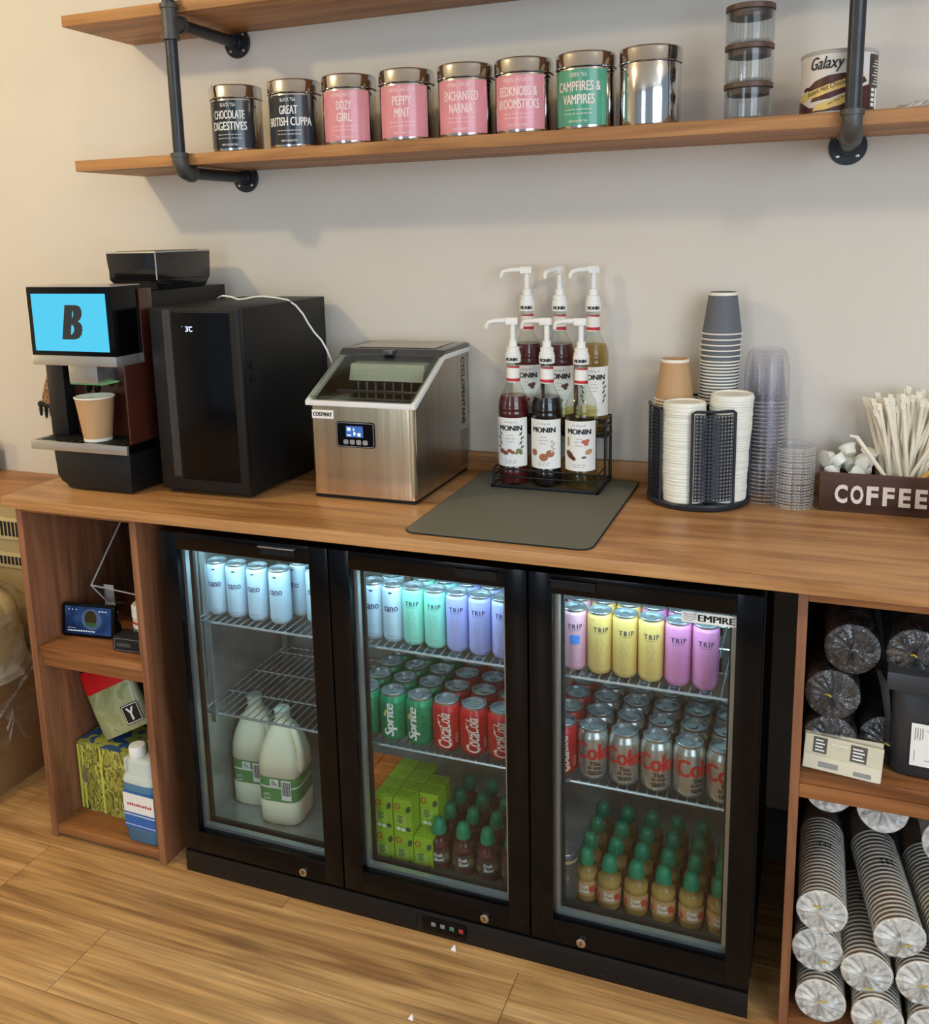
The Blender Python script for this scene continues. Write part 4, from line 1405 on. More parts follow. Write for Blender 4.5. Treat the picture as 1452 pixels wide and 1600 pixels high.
def creamers():
    body = MB().lathe([(0.0001, 0), (0.0125, 0), (0.0135, 0.001), (0.0165, 0.019), (0.0195, 0.0195), (0.0195, 0.0210), (0.0001, 0.0212)], 22).mesh('creamer_pot')
    body.materials.append(mat('white_creamer', (240, 238, 226), 0.4, var=0.02))
    rg = random.Random(8)
    spots = [(1.463, -0.108, 1.012), (1.498, -0.107, 1.014), (1.530, -0.108, 1.010), (1.462, -0.068, 1.022), (1.499, -0.066, 1.026), (1.532, -0.068, 1.020),
             (1.478, -0.094, 1.040), (1.516, -0.092, 1.040), (1.458, -0.078, 1.050), (1.494, -0.070, 1.056), (1.530, -0.072, 1.048)]
    for i, (x, y, z) in enumerate(spots):
        o = put('creamer_pot', body, None, None, (x, y, z), (rg.uniform(-1.9, 1.9), rg.uniform(-0.9, 0.9), rg.uniform(0, 6)))
        tag(o, 'small white creamer pot heaped in the COFFEE box', 'creamer pot', 'creamer pots in the coffee box')
    bed = [(1.466, -0.106, 0.966), (1.520, -0.106, 0.966), (1.466, -0.062, 0.966), (1.520, -0.062, 0.966), (1.466, -0.106, 0.990), (1.520, -0.106, 0.990), (1.466, -0.062, 0.990), (1.520, -0.062, 0.990)]
    for x, y, z in bed:
        o = put('creamer_pot', body, None, None, (x, y, z - 0.012), (rg.uniform(-0.5, 0.5), rg.uniform(-0.4, 0.4), rg.uniform(0, 6)))
        tag(o, 'small white creamer pot heaped in the COFFEE box', 'creamer pot', 'creamer pots in the coffee box')
creamers()

def straws():
    m = mat('paper_straw_sleeve', (236, 228, 208), 0.6, var=0.05, vscale=30)
    rg = random.Random(21)
    n = 62
    for i in range(n):
        f = (i + 0.5) / n
        bx = 1.572 + 0.05 * rg.random()
        by = -0.115 + 0.07 * rg.random()
        tx = 1.522 + 0.175 * ((i * 0.618) % 1.0) + rg.uniform(-0.006, 0.006)
        tx = min(tx, 1.70)
        ty = -0.125 + 0.085 * rg.random()
        L = 0.226 + rg.uniform(-0.012, 0.012)
        a, b = Vector((bx, by, CZ + 0.012)), Vector((tx, ty, 1.165))
        d = (b - a).normalized()
        b = a + d * L
        mb = MB()
        r = 0.0043
        e = b + d * 0.010
        k = len(mb.v)
        mb.tube([Vector((0, 0, 0)), (b - a) * 0.5, b - a], r, 7)
        side = d.cross(Vector((0, 1, 0))).normalized()
        up = d.cross(side)
        tip = (b - a)
        mb.add([tip - side * 0.0046 - up * 0.001, tip + side * 0.0046 - up * 0.001, tip + side * 0.0050 + d * 0.016 - up * 0.001, tip - side * 0.0050 + d * 0.013 - up * 0.001,
                tip - side * 0.0046 + up * 0.001, tip + side * 0.0046 + up * 0.001, tip + side * 0.0050 + d * 0.016 + up * 0.001, tip - side * 0.0050 + d * 0.013 + up * 0.001],
               [(0, 1, 2, 3), (7, 6, 5, 4), (0, 4, 5, 1), (1, 5, 6, 2), (2, 6, 7, 3), (3, 7, 4, 0)])
        o = mb.build('drinking_straw', m, loc=a)
        tag(o, 'paper-wrapped straw in the upright bunch in the COFFEE box', 'straw', 'wrapped straws in the coffee box')
    a, b = Vector((1.580, -0.118, 1.000)), Vector((1.503, -0.126, 1.108))
    o = MB().tube([Vector((0, 0, 0)), b - a, b - a + Vector((-0.014, 0, 0.002))], [0.0045, 0.0045, 0.003], 8).build('drinking_straw', m, loc=a)
    tag(o, 'single wrapped straw leaning left over the creamer pots', 'straw')
    o = MB().tube([Vector((0, 0, 0)), Vector((0.045, 0.0, 0.045))], 0.006, 8).build('wooden_stirrer', mat('yellow_stick', (206, 164, 82), 0.5), loc=(1.612, -0.120, 1.004))
    tag(o, 'yellow stick leaning out of the right end of the COFFEE box', 'stirrer')
straws()

def amber_jar():
    t = thing('amber_jar', 'amber jar cut off at the right end of the counter', 'jar', (1.693, -0.27, CZ))
    MB().lathe([(0.0001, 0), (0.036, 0), (0.040, 0.004), (0.040, 0.012), (0.0395, 0.030), (0.041, 0.034), (0.041, 0.105), (0.034, 0.115), (0.032, 0.122)], 32).build('jar_body', mat('amber_glass', (196, 132, 40), 0.15, spec=0.6, coat=0.4), t)
    MB().lathe([(0.034, 0.120), (0.036, 0.122), (0.036, 0.136), (0.0001, 0.138)], 32).build('lid', M['black'], t)
    MB().lathe([(0.0403, 0.004), (0.0412, 0.008), (0.0412, 0.026), (0.0405, 0.030)], 32).build('base_band', mat('dark_green_band', (60, 66, 44), 0.5), t)
amber_jar()
# ================================================================== drinks in the fridge
def loft(rings, n=32, cap0=True, cap1=True):
    """rings: (z, half-x, half-y, exponent[, dx, dy])"""
    vs, fs = [], []
    for g in rings:
        z, hx, hy, ex = g[:4]
        dx, dy = (g[4], g[5]) if len(g) > 4 else (0, 0)
        for i in range(n):
            a = 2 * PI * i / n
            c, s = cos(a), sin(a)
            vs.append((dx + hx * math.copysign(abs(c) ** (2 / ex), c), dy + hy * math.copysign(abs(s) ** (2 / ex), s), z))
    for k in range(len(rings) - 1):
        for i in range(n):
            j = (i + 1) % n
            fs.append((k * n + i, k * n + j, (k + 1) * n + j, (k + 1) * n + i))
    if cap0:
        fs.append(tuple(range(n))[::-1])
    if cap1:
        fs.append(tuple((len(rings) - 1) * n + i for i in range(n)))
    return MB().add(vs, fs)

CAN = {}
def can_meshes():
    r = 0.0264
    CAN['slim_body'] = MB().lathe([(0.0001, 0.003), (0.018, 0.002), (0.0215, 0.0), (0.0225, 0.001), (r - 0.0005, 0.008), (r, 0.011), (r, 0.121), (r - 0.0008, 0.124), (0.0235, 0.1285)], 32).mesh('body')
    CAN['slim_lid'] = MB().lathe([(0.0235, 0.1285), (0.0240, 0.1310), (0.0248, 0.1335), (0.0243, 0.1343), (0.0232, 0.1335), (0.0225, 0.1290), (0.0001, 0.1300)], 32).mesh('lid')
    CAN['slim_tab'] = MB().prism_z(rounded(-0.007, 0.007, -0.010, 0.010, 0.006, 4), 0.1305, 0.1315).mesh('pull_tab')
    r = 0.0330
    CAN['soda_body'] = MB().lathe([(0.0001, 0.004), (0.021, 0.003), (0.0245, 0.0), (0.0258, 0.001), (0.0318, 0.010), (r, 0.014), (r, 0.094), (r - 0.001, 0.0975), (0.0285, 0.1065), (0.0270, 0.1090)], 36).mesh('body')
    CAN['soda_lid'] = MB().lathe([(0.0270, 0.1088), (0.0272, 0.1120), (0.0278, 0.1145), (0.0272, 0.1153), (0.0258, 0.1145), (0.0250, 0.1095), (0.0001, 0.1105)], 36).mesh('lid')
    CAN['soda_tab'] = MB().prism_z(rounded(-0.0075, 0.0075, -0.011, 0.011, 0.0065, 4), 0.1112, 0.1124).mesh('pull_tab')
can_meshes()
M['canlid'] = mat('can_lid', (188, 194, 198), 0.28, metal=0.85)
def can_proto(name, size, m, prints, cat='drink can'):
    t = thing(name, 'drink can', cat)
    b = CAN[size + '_body'].copy()
    b.materials.clear()
    put('body', b, m, t)
    l = put('lid', CAN[size + '_lid'], M['canlid'], t)
    put('pull_tab', CAN[size + '_tab'], M['canlid'], l)
    r = 0.0264 if size == 'slim' else 0.0330
    for nm, ink, fn in prints:
        p = Print()
        fn(p)
        p.wrap(nm, ink, t, r + 0.0004, step=0.004)
    return t
def slim_mat(name, c):
    return mat(name, c, 0.35, metal=0.15, spec=0.5, var=0.03, coat=0.2)
def trip_print(p):
    p.text('TRIP', 0, 0.0985, 0.0310, 0.0105, 0.025, space=1.3)
    for k in range(6):
        p.rect(-0.0115 + 0.004 * k, -0.0085 + 0.004 * k, 0.0895, 0.0903)
def trip_small(p):
    for k in range(6):
        p.rect(-0.0130 + 0.0045 * k, -0.0095 + 0.0045 * k, 0.0205, 0.0213)
        p.rect(-0.0130 + 0.0045 * k, -0.0090 + 0.0045 * k, 0.0160, 0.0166)
    p.path([(-0.008 + 0.004 * sin(i * 1.3), 0.045 + 0.0035 * i) for i in range(11)], 0.0006)
    p.path([(0.003 + 0.004 * sin(i * 1.1 + 1), 0.045 + 0.0035 * i) for i in range(11)], 0.0006)
def cano_print(p):
    p.text('cano', 0, 0.080, 0.0330, 0.0110, 0.02)
    p.rect(-0.008, 0.008, 0.0735, 0.0741)
    p.rect(-0.004, 0.004, 0.116, 0.1200)
    p.rect(-0.013, 0.013, 0.0145, 0.0151)
navy = mat('navy_ink', (40, 40, 74), 0.5)
soft = mat('soft_ink', (150, 130, 120), 0.5)
SL = {}
SL['cano'] = can_proto('drink_can', 'slim', slim_mat('pale_blue_can', (184, 200, 214)), (('lettering', navy, cano_print),))
for k, c in dict(mint=(138, 208, 188), purple=(160, 158, 212), pink=(216, 158, 176), yellow=(218, 180, 104), magenta=(206, 126, 172)).items():
    SL[k] = can_proto('drink_can', 'slim', slim_mat(k + '_can', c), (('lettering', navy, trip_print), ('small_print', soft, trip_small)))
def sticker(p):
    p.poly(rounded(-0.0105, 0.0105, 0.0600, 0.0800, 0.004, 3))
SL['sticker'] = can_proto('drink_can', 'slim', bpy.data.materials['pink_can'], (('lettering', navy, trip_print), ('small_print', soft, trip_small), ('sticker', mat('blue_sticker', (66, 128, 214), 0.4), sticker)))

ZS1, ZS2, ZF = 0.6468, 0.4088, 0.1003
colour_words = dict(cano='pale blue', mint='mint green', purple='lilac', pink='pale pink', yellow='yellow', magenta='magenta', sticker='pale pink')
rg = random.Random(2)
row1 = [('left', [('cano', 0.067), ('cano', 0.124), ('cano', 0.184), ('cano', 0.246), ('cano', 0.330)]),
        ('middle', [('cano', 0.446), ('cano', 0.497), ('cano', 0.547), ('mint', 0.598), ('mint', 0.651), ('purple', 0.704), ('purple', 0.757), ('purple', 0.811)]),
        ('right', [('pink', 0.914), ('sticker', 0.969), ('yellow', 1.0225), ('yellow', 1.0755), ('yellow', 1.1285), ('magenta', 1.1825), ('magenta', 1.2370)])]
for door, lst in row1:
    for i, (k, x) in enumerate(lst):
        y = -0.413 - 0.010 * (x / 1.3) * 2 + (0.03 if door == 'left' and i == 4 else 0)
        extra = ' with a blue sticker' if k == 'sticker' else ''
        place(SL[k], USED, (x, y, ZS1), R(rg.uniform(-4, 8)) + R(8), '%s slim can%s, %s from left, top shelf, %s door' % (colour_words[k], extra, ORD[i], door), 'slim cans on the top fridge shelf')
back1 = [('left', [('cano', 0.27), ('cano', 0.305)]), ('middle', [('cano', 0.52), ('mint', 0.60), ('mint', 0.655), ('purple', 0.71), ('purple', 0.765)]), ('right', [('pink', 0.965), ('yellow', 1.018), ('yellow', 1.072), ('magenta', 1.125), ('magenta', 1.18)])]
for door, lst in back1:
    for i, (k, x) in enumerate(lst):
        if door == 'left' and i == 1:
            continue
        place(SL[k], USED, (x, -0.355 - 0.015 * x, ZS1), R(rg.uniform(-20, 20)), '%s slim can in the second row, %s from left behind the %s door' % (colour_words[k], ORD[i], door), 'slim cans in the second row')

def sprite_print(p):
    p.text('Sprite', -0.004, 0.056, 0.078, 0.0300, 0.04, 0.15, rot=PI / 2)
def sprite_spark(p):
    p.blob(-0.017, 0.072, 0.009, 0.0030, 1.1)
def sprite_small(p):
    for k in range(9):
        p.rect(0.016, 0.0168 + 0.002 * (k % 3), 0.024 + 0.006 * k, 0.0275 + 0.006 * k)
        p.rect(0.022, 0.0228 + 0.003 * (k % 2), 0.024 + 0.006 * k, 0.0275 + 0.006 * k)
def coke_print(p):
    p.text('Coca', 0.000, 0.0350, 0.046, 0.0310, 0.015, 0.45, rot=PI / 2)
    p.text('Cola', -0.001, 0.0770, 0.036, 0.0290, 0.015, 0.45, rot=PI / 2)
    p.path([(-0.012 + 0.006 * sin(i * 0.5), 0.016 + 0.0085 * i) for i in range(9)], 0.0014)
    p.path([(0.014 + 0.004 * sin(i * 0.7 + 2), 0.016 + 0.0075 * i) for i in range(7)], 0.0014)
def coke_small(p):
    for k in range(5):
        p.rect(0.026, 0.0345, 0.022 + 0.005 * k, 0.0245 + 0.005 * k)
def diet_print(p):
    p.text('Coke', 0.0, 0.0690, 0.088, 0.0370, 0.04)
def diet_small(p):
    for k, s in enumerate(('This', 'is my', 'taste')):
        p.text(s, 0.000, 0.0420 - 0.0105 * k, 0.0058 * len(s), 0.0092, 0.04)
SO = {}
SO['sprite'] = can_proto('soda_can', 'soda', slim_mat('green_can', (18, 138, 92)), (('lettering', M['paper'], sprite_print), ('yellow_spark', mat('yellow_spark', (214, 200, 60), 0.4), sprite_spark), ('small_print', mat('dark_green_ink', (10, 84, 56), 0.4), sprite_small)))
SO['coke'] = can_proto('soda_can', 'soda', slim_mat('red_can', (186, 30, 34)), (('lettering', mat('cream_can_ink', (236, 222, 208), 0.45), coke_print), ('small_print', mat('tan_ink', (196, 150, 130), 0.5), coke_small)))
SO['diet'] = can_proto('soda_can', 'soda', mat('silver_can', (190, 186, 178), 0.26, metal=0.8, var=0.03), (('lettering', mat('red_can_ink', (196, 44, 40), 0.4), diet_print), ('small_print', M['ink'], diet_small)))
sw = dict(sprite='green lemon-lime', coke='red cola', diet='silver diet cola')
def soda_rows(door, xs, kinds, rows, y0, dx):
    for r in range(rows):
        for i, (x, k) in enumerate(zip(xs, kinds)):
            y = y0 + 0.0668 * r
            an = dict(sprite=6, coke=4, diet=14)[k] + rg.uniform(-9, 9)
            if r == 0 and k == 'sprite' and i == 0:
                an = 150
            if r == 0 and k == 'diet' and i == 4:
                an = 40
            if r:
                an += rg.uniform(-60, 60)
            place(SO[k], USED, (x + dx * r + rg.uniform(-0.0004, 0.0004), y, ZS2), R(an), '%s can, %s row, %s from left on the lower wire shelf, %s door' % (sw[k], ORD[r], ORD[i], door), 'soda cans on the lower fridge shelf')
soda_rows('middle', [0.476, 0.542, 0.608, 0.674, 0.740, 0.806], ['sprite'] * 3 + ['coke'] * 3, 4, -0.430, 0.0)
soda_rows('right', [0.945, 1.0115, 1.078, 1.1445, 1.211, 1.2775], ['coke'] + ['diet'] * 5, 4, -0.436, 0.0)

# ------------------------------------------------------------------ small juice bottles
def juice_proto(juice, lab, nm):
    t = thing('juice_bottle', 'juice bottle', 'juice bottle')
    out = [(0.0001, 0.003), (0.017, 0.002), (0.022, 0.0), (0.0265, 0.004), (0.0272, 0.010), (0.0258, 0.018), (0.0262, 0.022), (0.0262, 0.056), (0.0272, 0.060), (0.0272, 0.066), (0.0262, 0.072), (0.0235, 0.080), (0.0180, 0.087), (0.0150, 0.090)]
    put('bottle', MB().lathe(out, 28).mesh('bottle', ang=60), M['bottle'], t)
    put('juice', MB().lathe([(max(a - 0.0015, 0.0001), z + 0.0015) for a, z in out if z < 0.080] + [(0.0001, 0.0805)], 24).mesh('juice', ang=60), juice, t)
    c = put('cap', MB().lathe([(0.0145, 0.088), (0.0165, 0.089), (0.0165, 0.101), (0.0158, 0.104), (0.0150, 0.112), (0.0125, 0.119), (0.0075, 0.1235), (0.0001, 0.1245)], 24).mesh('cap'), M['greencap'], t)
    kn = MB()
    for k in range(14):
        a = 2 * PI * k / 14
        kn.tube([(0.0166 * cos(a), 0.0166 * sin(a), 0.0905), (0.0166 * cos(a), 0.0166 * sin(a), 0.1005)], 0.0009, 5)
    put('cap_ribs', kn.mesh('cap_ribs'), M['greencap'], c)
    la = Print().rect(-0.038, 0.038, 0.022, 0.056).wrap('label', lab, t, 0.0266, step=0.004)
    p = Print().text('Fruit', 0.001, 0.0445, 0.020, 0.0095, 0.03, 0.1).text('Shoot', 0.002, 0.0335, 0.023, 0.0095, 0.03, 0.1)
    p.wrap('lettering', M['paper'], la, 0.0270, step=0.004)
    bl = Print()
    bl.blob(0.020, 0.038, 0.0075, 0.0085).blob(0.029, 0.031, 0.006, 0.006).blob(-0.024, 0.033, 0.005, 0.008)
    bl.wrap('fruit_print', nm, la, 0.0268, step=0.004)
    return t
M['greencap'] = mat('green_cap', (24, 136, 98), 0.32, spec=0.5)
berry = juice_proto(mat('berry_juice', (104, 48, 48), 0.15, spec=0.6), mat('plum_label', (84, 66, 58), 0.45), mat('berry_print', (126, 116, 74), 0.5))
orange = juice_proto(mat('orange_juice', (200, 156, 84), 0.15, spec=0.6), mat('peach_label', (206, 156, 104), 0.45), mat('orange_print', (206, 82, 60), 0.5))
for r in range(4):
    for i, x in enumerate((0.649, 0.709, 0.768, 0.827)):
        place(berry, USED, (x + 0.002 * r, -0.436 + 0.062 * r, ZF), R(10 + rg.uniform(-12, 12)), 'dark berry juice bottle with green cap, %s row, %s from left, fridge floor' % (ORD[r], ORD[i]), 'berry juice bottles')
for r in range(4):
    for i, x in enumerate((0.990, 1.048, 1.106, 1.164, 1.222, 1.280)):
        place(orange, USED, (x + 0.001 * r + (0.005 if i == 0 and r == 0 else 0), -0.436 + 0.062 * r + (0.009 if i == 0 and r == 0 else 0), ZF), R(6 + rg.uniform(-14, 14)), 'golden juice bottle with green cap, %s row, %s from left, fridge floor' % (ORD[r], ORD[i]), 'golden juice bottles')

def grey_can():
    t = can_proto('tall_can', 'slim', mat('charcoal_can', (78, 80, 82), 0.4, metal=0.3), (('lettering', mat('gold_ink', (176, 156, 120), 0.4),
        lambda p: p.path([(0.002 + 0.012 * cos(a), 0.080 + 0.012 * sin(a)) for a in (2 * PI * i / 18 for i in range(19))], 0.0010).path([(-0.009 + 0.0012 * i, 0.080 + 0.004 * sin(i * 1.4)) for i in range(18)], 0.0012).rect(-0.013, -0.010, 0.022, 0.045).rect(-0.006, 0.012, 0.024, 0.027)),
        ('gold_band', mat('gold_band', (206, 178, 132), 0.35, metal=0.4), lambda p: p.rect(-0.08, 0.08, 0.114, 0.121).rect(-0.08, 0.08, 0.010, 0.015))))
    t.location = (0.956, -0.463, ZF)
    tag(t, 'charcoal grey slim can with gold bands standing beside the golden juice bottles', 'drink can')
grey_can()

# ------------------------------------------------------------------ juice cartons
def carton_proto(c, sidec, nm, ring):
    t = thing('juice_carton', 'juice carton', 'juice carton')
    w, d, h = 0.0235, 0.0200, 0.0845
    put('carton', MB().box(-w, w, -d, d, 0, h).mesh('carton', 0.0012, 1), c, t)
    f = Print()
    f.rect(-0.019, 0.010, 0.020, 0.046)
    f.flat('front_panel', sidec, t, (0, -d - 0.0003, 0), (1, 0, 0), (0, 0, 1))
    g = Print()
    pts = [(-0.0125 + 0.0065 * cos(a), 0.066 + 0.0065 * sin(a)) for a in (2 * PI * i / 16 for i in range(17))]
    g.path(pts, 0.0030)
    g.flat('red_ring', ring, t, (0, -d - 0.0005, 0), (1, 0, 0), (0, 0, 1))
    k = Print()
    k.blob(0.0160, 0.063, 0.0055, 0.0095, -0.4).blob(0.015, 0.012, 0.0065, 0.0055)
    k.flat('leaf_print', I_['green'], t, (0, -d - 0.0006, 0), (1, 0, 0), (0, 0, 1))
    s = Print()
    for q in range(4):
        s.rect(-0.0135, -0.0135 + 0.016 - 0.003 * (q % 2), 0.0405 - 0.0052 * q, 0.0430 - 0.0052 * q)
    s.flat('small_print', I_['green'], t, (0, -d - 0.0007, 0), (1, 0, 0), (0, 0, 1))
    wv = Print().blob(-0.010, 0.010, 0.006, 0.0045).blob(0.002, 0.009, 0.005, 0.0045)
    wv.flat('cup_print', M['paper'], t, (0, -d - 0.0007, 0), (1, 0, 0), (0, 0, 1))
    Print().blob(0, 0, 0.0022, 0.0022).flat('straw_hole', I_['green'], t, (0.004, 0.0, h + 0.0003), (1, 0, 0), (0, 1, 0))
    return t
lime = carton_proto(mat('lime_carton', (152, 190, 44), 0.4, var=0.06, vscale=25), mat('lime_panel', (168, 200, 90), 0.45), 'lime', mat('red_ring_ink', (198, 70, 40), 0.5))
orng = carton_proto(mat('orange_carton', (222, 118, 40), 0.4, var=0.06, vscale=25), mat('orange_panel', (230, 150, 70), 0.45), 'orange', mat('red_ring_ink2', (190, 60, 30), 0.5))
for r in range(4):
    for i, x in enumerate((0.5225, 0.5715, 0.6205)):
        for l in range(2):
            if i == 2 and ((r == 0 and l == 1) or r == 3):
                continue
            place(lime, USED, (x - 0.001 * l, -0.448 + 0.0415 * r + (0.001 if l else 0), ZF + 0.0850 * l), R(rg.uniform(-2, 2)), 'lime green juice carton, %s column, %s row, %s layer on the fridge floor' % (ORD[i], ORD[r], ('bottom', 'top')[l]), 'lime juice cartons')
for r in range(4):
    for i, x in enumerate((0.4735, 0.4245)):
        for l in range(2):
            place(orng, USED, (x, -0.444 + 0.0415 * r, ZF + 0.0850 * l), R(rg.uniform(-2, 2)), 'orange juice carton, %s column from the lime ones, %s row, %s layer' % (ORD[i], ORD[r], ('bottom', 'top')[l]), 'orange juice cartons')

# ------------------------------------------------------------------ milk
def milk(x, y, rz, s, label):
    t = thing('milk_bottle', label, 'milk bottle', (x, y, ZF), rz, 'milk bottles')
    mk = M['milk']
    b = loft([(0.002, 0.050, 0.050, 4), (0.0, 0.056, 0.056, 4), (0.008, 0.0625, 0.0625, 4.5), (0.060, 0.0635, 0.0635, 4.5), (0.062, 0.0615, 0.0615, 4.5), (0.128, 0.0615, 0.0615, 4.5), (0.130, 0.0635, 0.0635, 4.5),
              (0.165, 0.0620, 0.0620, 4), (0.195, 0.054, 0.056, 3.4), (0.225, 0.040, 0.044, 2.8), (0.245, 0.027, 0.029, 2.2), (0.252, 0.021, 0.021, 2), (0.268, 0.0205, 0.0205, 2)], 40)
    b.build('bottle', mk, t, ang=60)
    MB().tube([(0.030, -0.010, 0.238), (0.052, -0.028, 0.222), (0.066, -0.036, 0.190), (0.068, -0.036, 0.160), (0.058, -0.030, 0.140)], [0.010, 0.011, 0.011, 0.011, 0.010], 12).build('handle', mk, t)
    c = MB().lathe([(0.0205, 0.262), (0.0222, 0.2625), (0.0222, 0.280), (0.020, 0.2825), (0.0001, 0.283)], 28).build('cap', M['milkcap'], t)
    def ring(z0, z1, m, nm, par, o, a0=0.0, a1=2 * PI, n=40):
        vs, fs = [], []
        for z in (z0, z1):
            for i in range(n + 1):
                a = a0 + (a1 - a0) * i / n
                cc, ss = cos(a), sin(a)
                h = 0.0617 + o
                vs.append((h * math.copysign(abs(cc) ** (2 / 4.5), cc), h * math.copysign(abs(ss) ** (2 / 4.5), ss), z))
        for i in range(n):
            fs.append((i, i + 1, n + 2 + i, n + 1 + i))
        return MB().add(vs, fs).build(nm, m, par, ang=60)
    la = ring(0.064, 0.126, mat('green_milk_label', (92, 150, 84), 0.5, var=0.05), 'label', t, 0.0004)
    ring(0.099, 0.103, M['paper'], 'label_line', la, 0.0008)
    p = Print()
    h = 0.0628
    p.rect(-0.020, 0.006, 0.104, 0.122).rect(0.014, 0.044, 0.070, 0.122)
    p.flat('label_panel', M['paper'], la, (0, -h, 0), (1, 0, 0), (0, 0, 1))
    q = Print()
    for k in range(9):
        q.rect(0.017 + 0.0028 * k, 0.0182 + 0.0028 * k + 0.0004 * (k % 3), 0.082, 0.118)
    for k in range(3):
        q.rect(-0.016, 0.003 - 0.004 * k, 0.1075 + 0.0042 * k, 0.1095 + 0.0042 * k)
    q.flat('barcode', M['ink'], la, (0, -h - 0.0003, 0), (1, 0, 0), (0, 0, 1))
    w = Print().text('2.272 L', -0.030, 0.082, 0.022, 0.0065, 0.02).text('4 PINTS', -0.031, 0.071, 0.020, 0.0055, 0.02)
    w.flat('lettering', M['paper'], la, (0, -h - 0.0003, 0), (1, 0, 0), (0, 0, 1))
    t.scale = (s, s, s * 1.17)
M['milk'] = mat('milk_plastic', (232, 226, 196), 0.45, spec=0.4, var=0.02)
M['milkcap'] = mat('pale_milk_cap', (206, 214, 200), 0.4)
milk(0.092, -0.330, R(5), 0.87, 'plastic milk bottle with green label standing nearer the fridge side wall')
milk(0.205, -0.378, R(6), 0.89, 'plastic milk bottle with green label in front of the other')

# ================================================================== left cabinet contents
def smart_display():
    t = thing('smart_display', 'small black smart display with a dark blue screen on the cabinet shelf', 'smart display', (-0.318, -0.452, 0.5412), R(8))
    t.rotation_euler = (R(-8), 0, R(7))
    MB().prism_y(rounded(-0.078, 0.078, 0.0, 0.088, 0.010, 4), -0.008, 0.004).build('bezel', M['gloss'], t, bevel=0.002)
    MB().prism_x([(0.004, 0.003), (0.055, 0.0092), (0.05, 0.025), (0.004, 0.07)], -0.06, 0.06).build('housing', M['blackm'], t, bevel=0.004)
    m, tt, out = nt('night_screen')
    e = nd(tt, 'ShaderNodeEmission')
    tc = nd(tt, 'ShaderNodeTexCoord')
    nz = nd(tt, 'ShaderNodeTexNoise')
    nz.inputs['Scale'].default_value = 14
    tt.links.new(tc.outputs['Object'], nz.inputs['Vector'])
    rp = nd(tt, 'ShaderNodeValToRGB')
    rp.color_ramp.elements[0].color = (*lin((14, 24, 48)), 1)
    rp.color_ramp.elements[0].position = 0.35
    rp.color_ramp.elements[1].color = (*lin((64, 96, 150)), 1)
    rp.color_ramp.elements[1].position = 0.75
    tt.links.new(nz.outputs[0], rp.inputs[0])
    tt.links.new(rp.outputs[0], e.inputs[0])
    e.inputs[1].default_value = 0.8
    tt.links.new(e.outputs[0], out.inputs[0])
    s = Print().rect(-0.068, 0.068, 0.008, 0.080).flat('screen', m, t, (0, -0.0083, 0), (1, 0, 0), (0, 0, 1))
    Print().blob(0.010, 0.048, 0.030, 0.028, 0, 24).flat('halo', emis('pale_halo', (92, 112, 150), 0.6), s, (0, -0.0085, 0), (1, 0, 0), (0, 0, 1))
    Print().blob(0.008, 0.050, 0.018, 0.021, 0, 20).flat('dish_picture', emis('dish_brown', (64, 56, 30), 0.7), s, (0, -0.0087, 0), (1, 0, 0), (0, 0, 1))
    Print().blob(0.010, 0.034, 0.018, 0.006, 0, 16).flat('dish_rim', emis('dish_green', (66, 96, 66), 0.7), s, (0, -0.0089, 0), (1, 0, 0), (0, 0, 1))
    w = Print()
    for k in range(11):
        w.rect(-0.060 + 0.0075 * k, -0.0545 + 0.0075 * k, 0.0145, 0.0178)
    for k in range(4):
        w.rect(-0.060 + 0.0062 * k, -0.0555 + 0.0062 * k, 0.0225, 0.0238)
    for k in range(3):
        w.blob(-0.056 + 0.011 * k, 0.0715, 0.0014, 0.0020)
        w.rect(0.032 + 0.009 * k, 0.038 + 0.009 * k, 0.069, 0.0715)
    w.flat('screen_text', emis('screen_text', (214, 222, 236), 0.9), s, (0, -0.0089, 0), (1, 0, 0), (0, 0, 1))
smart_display()

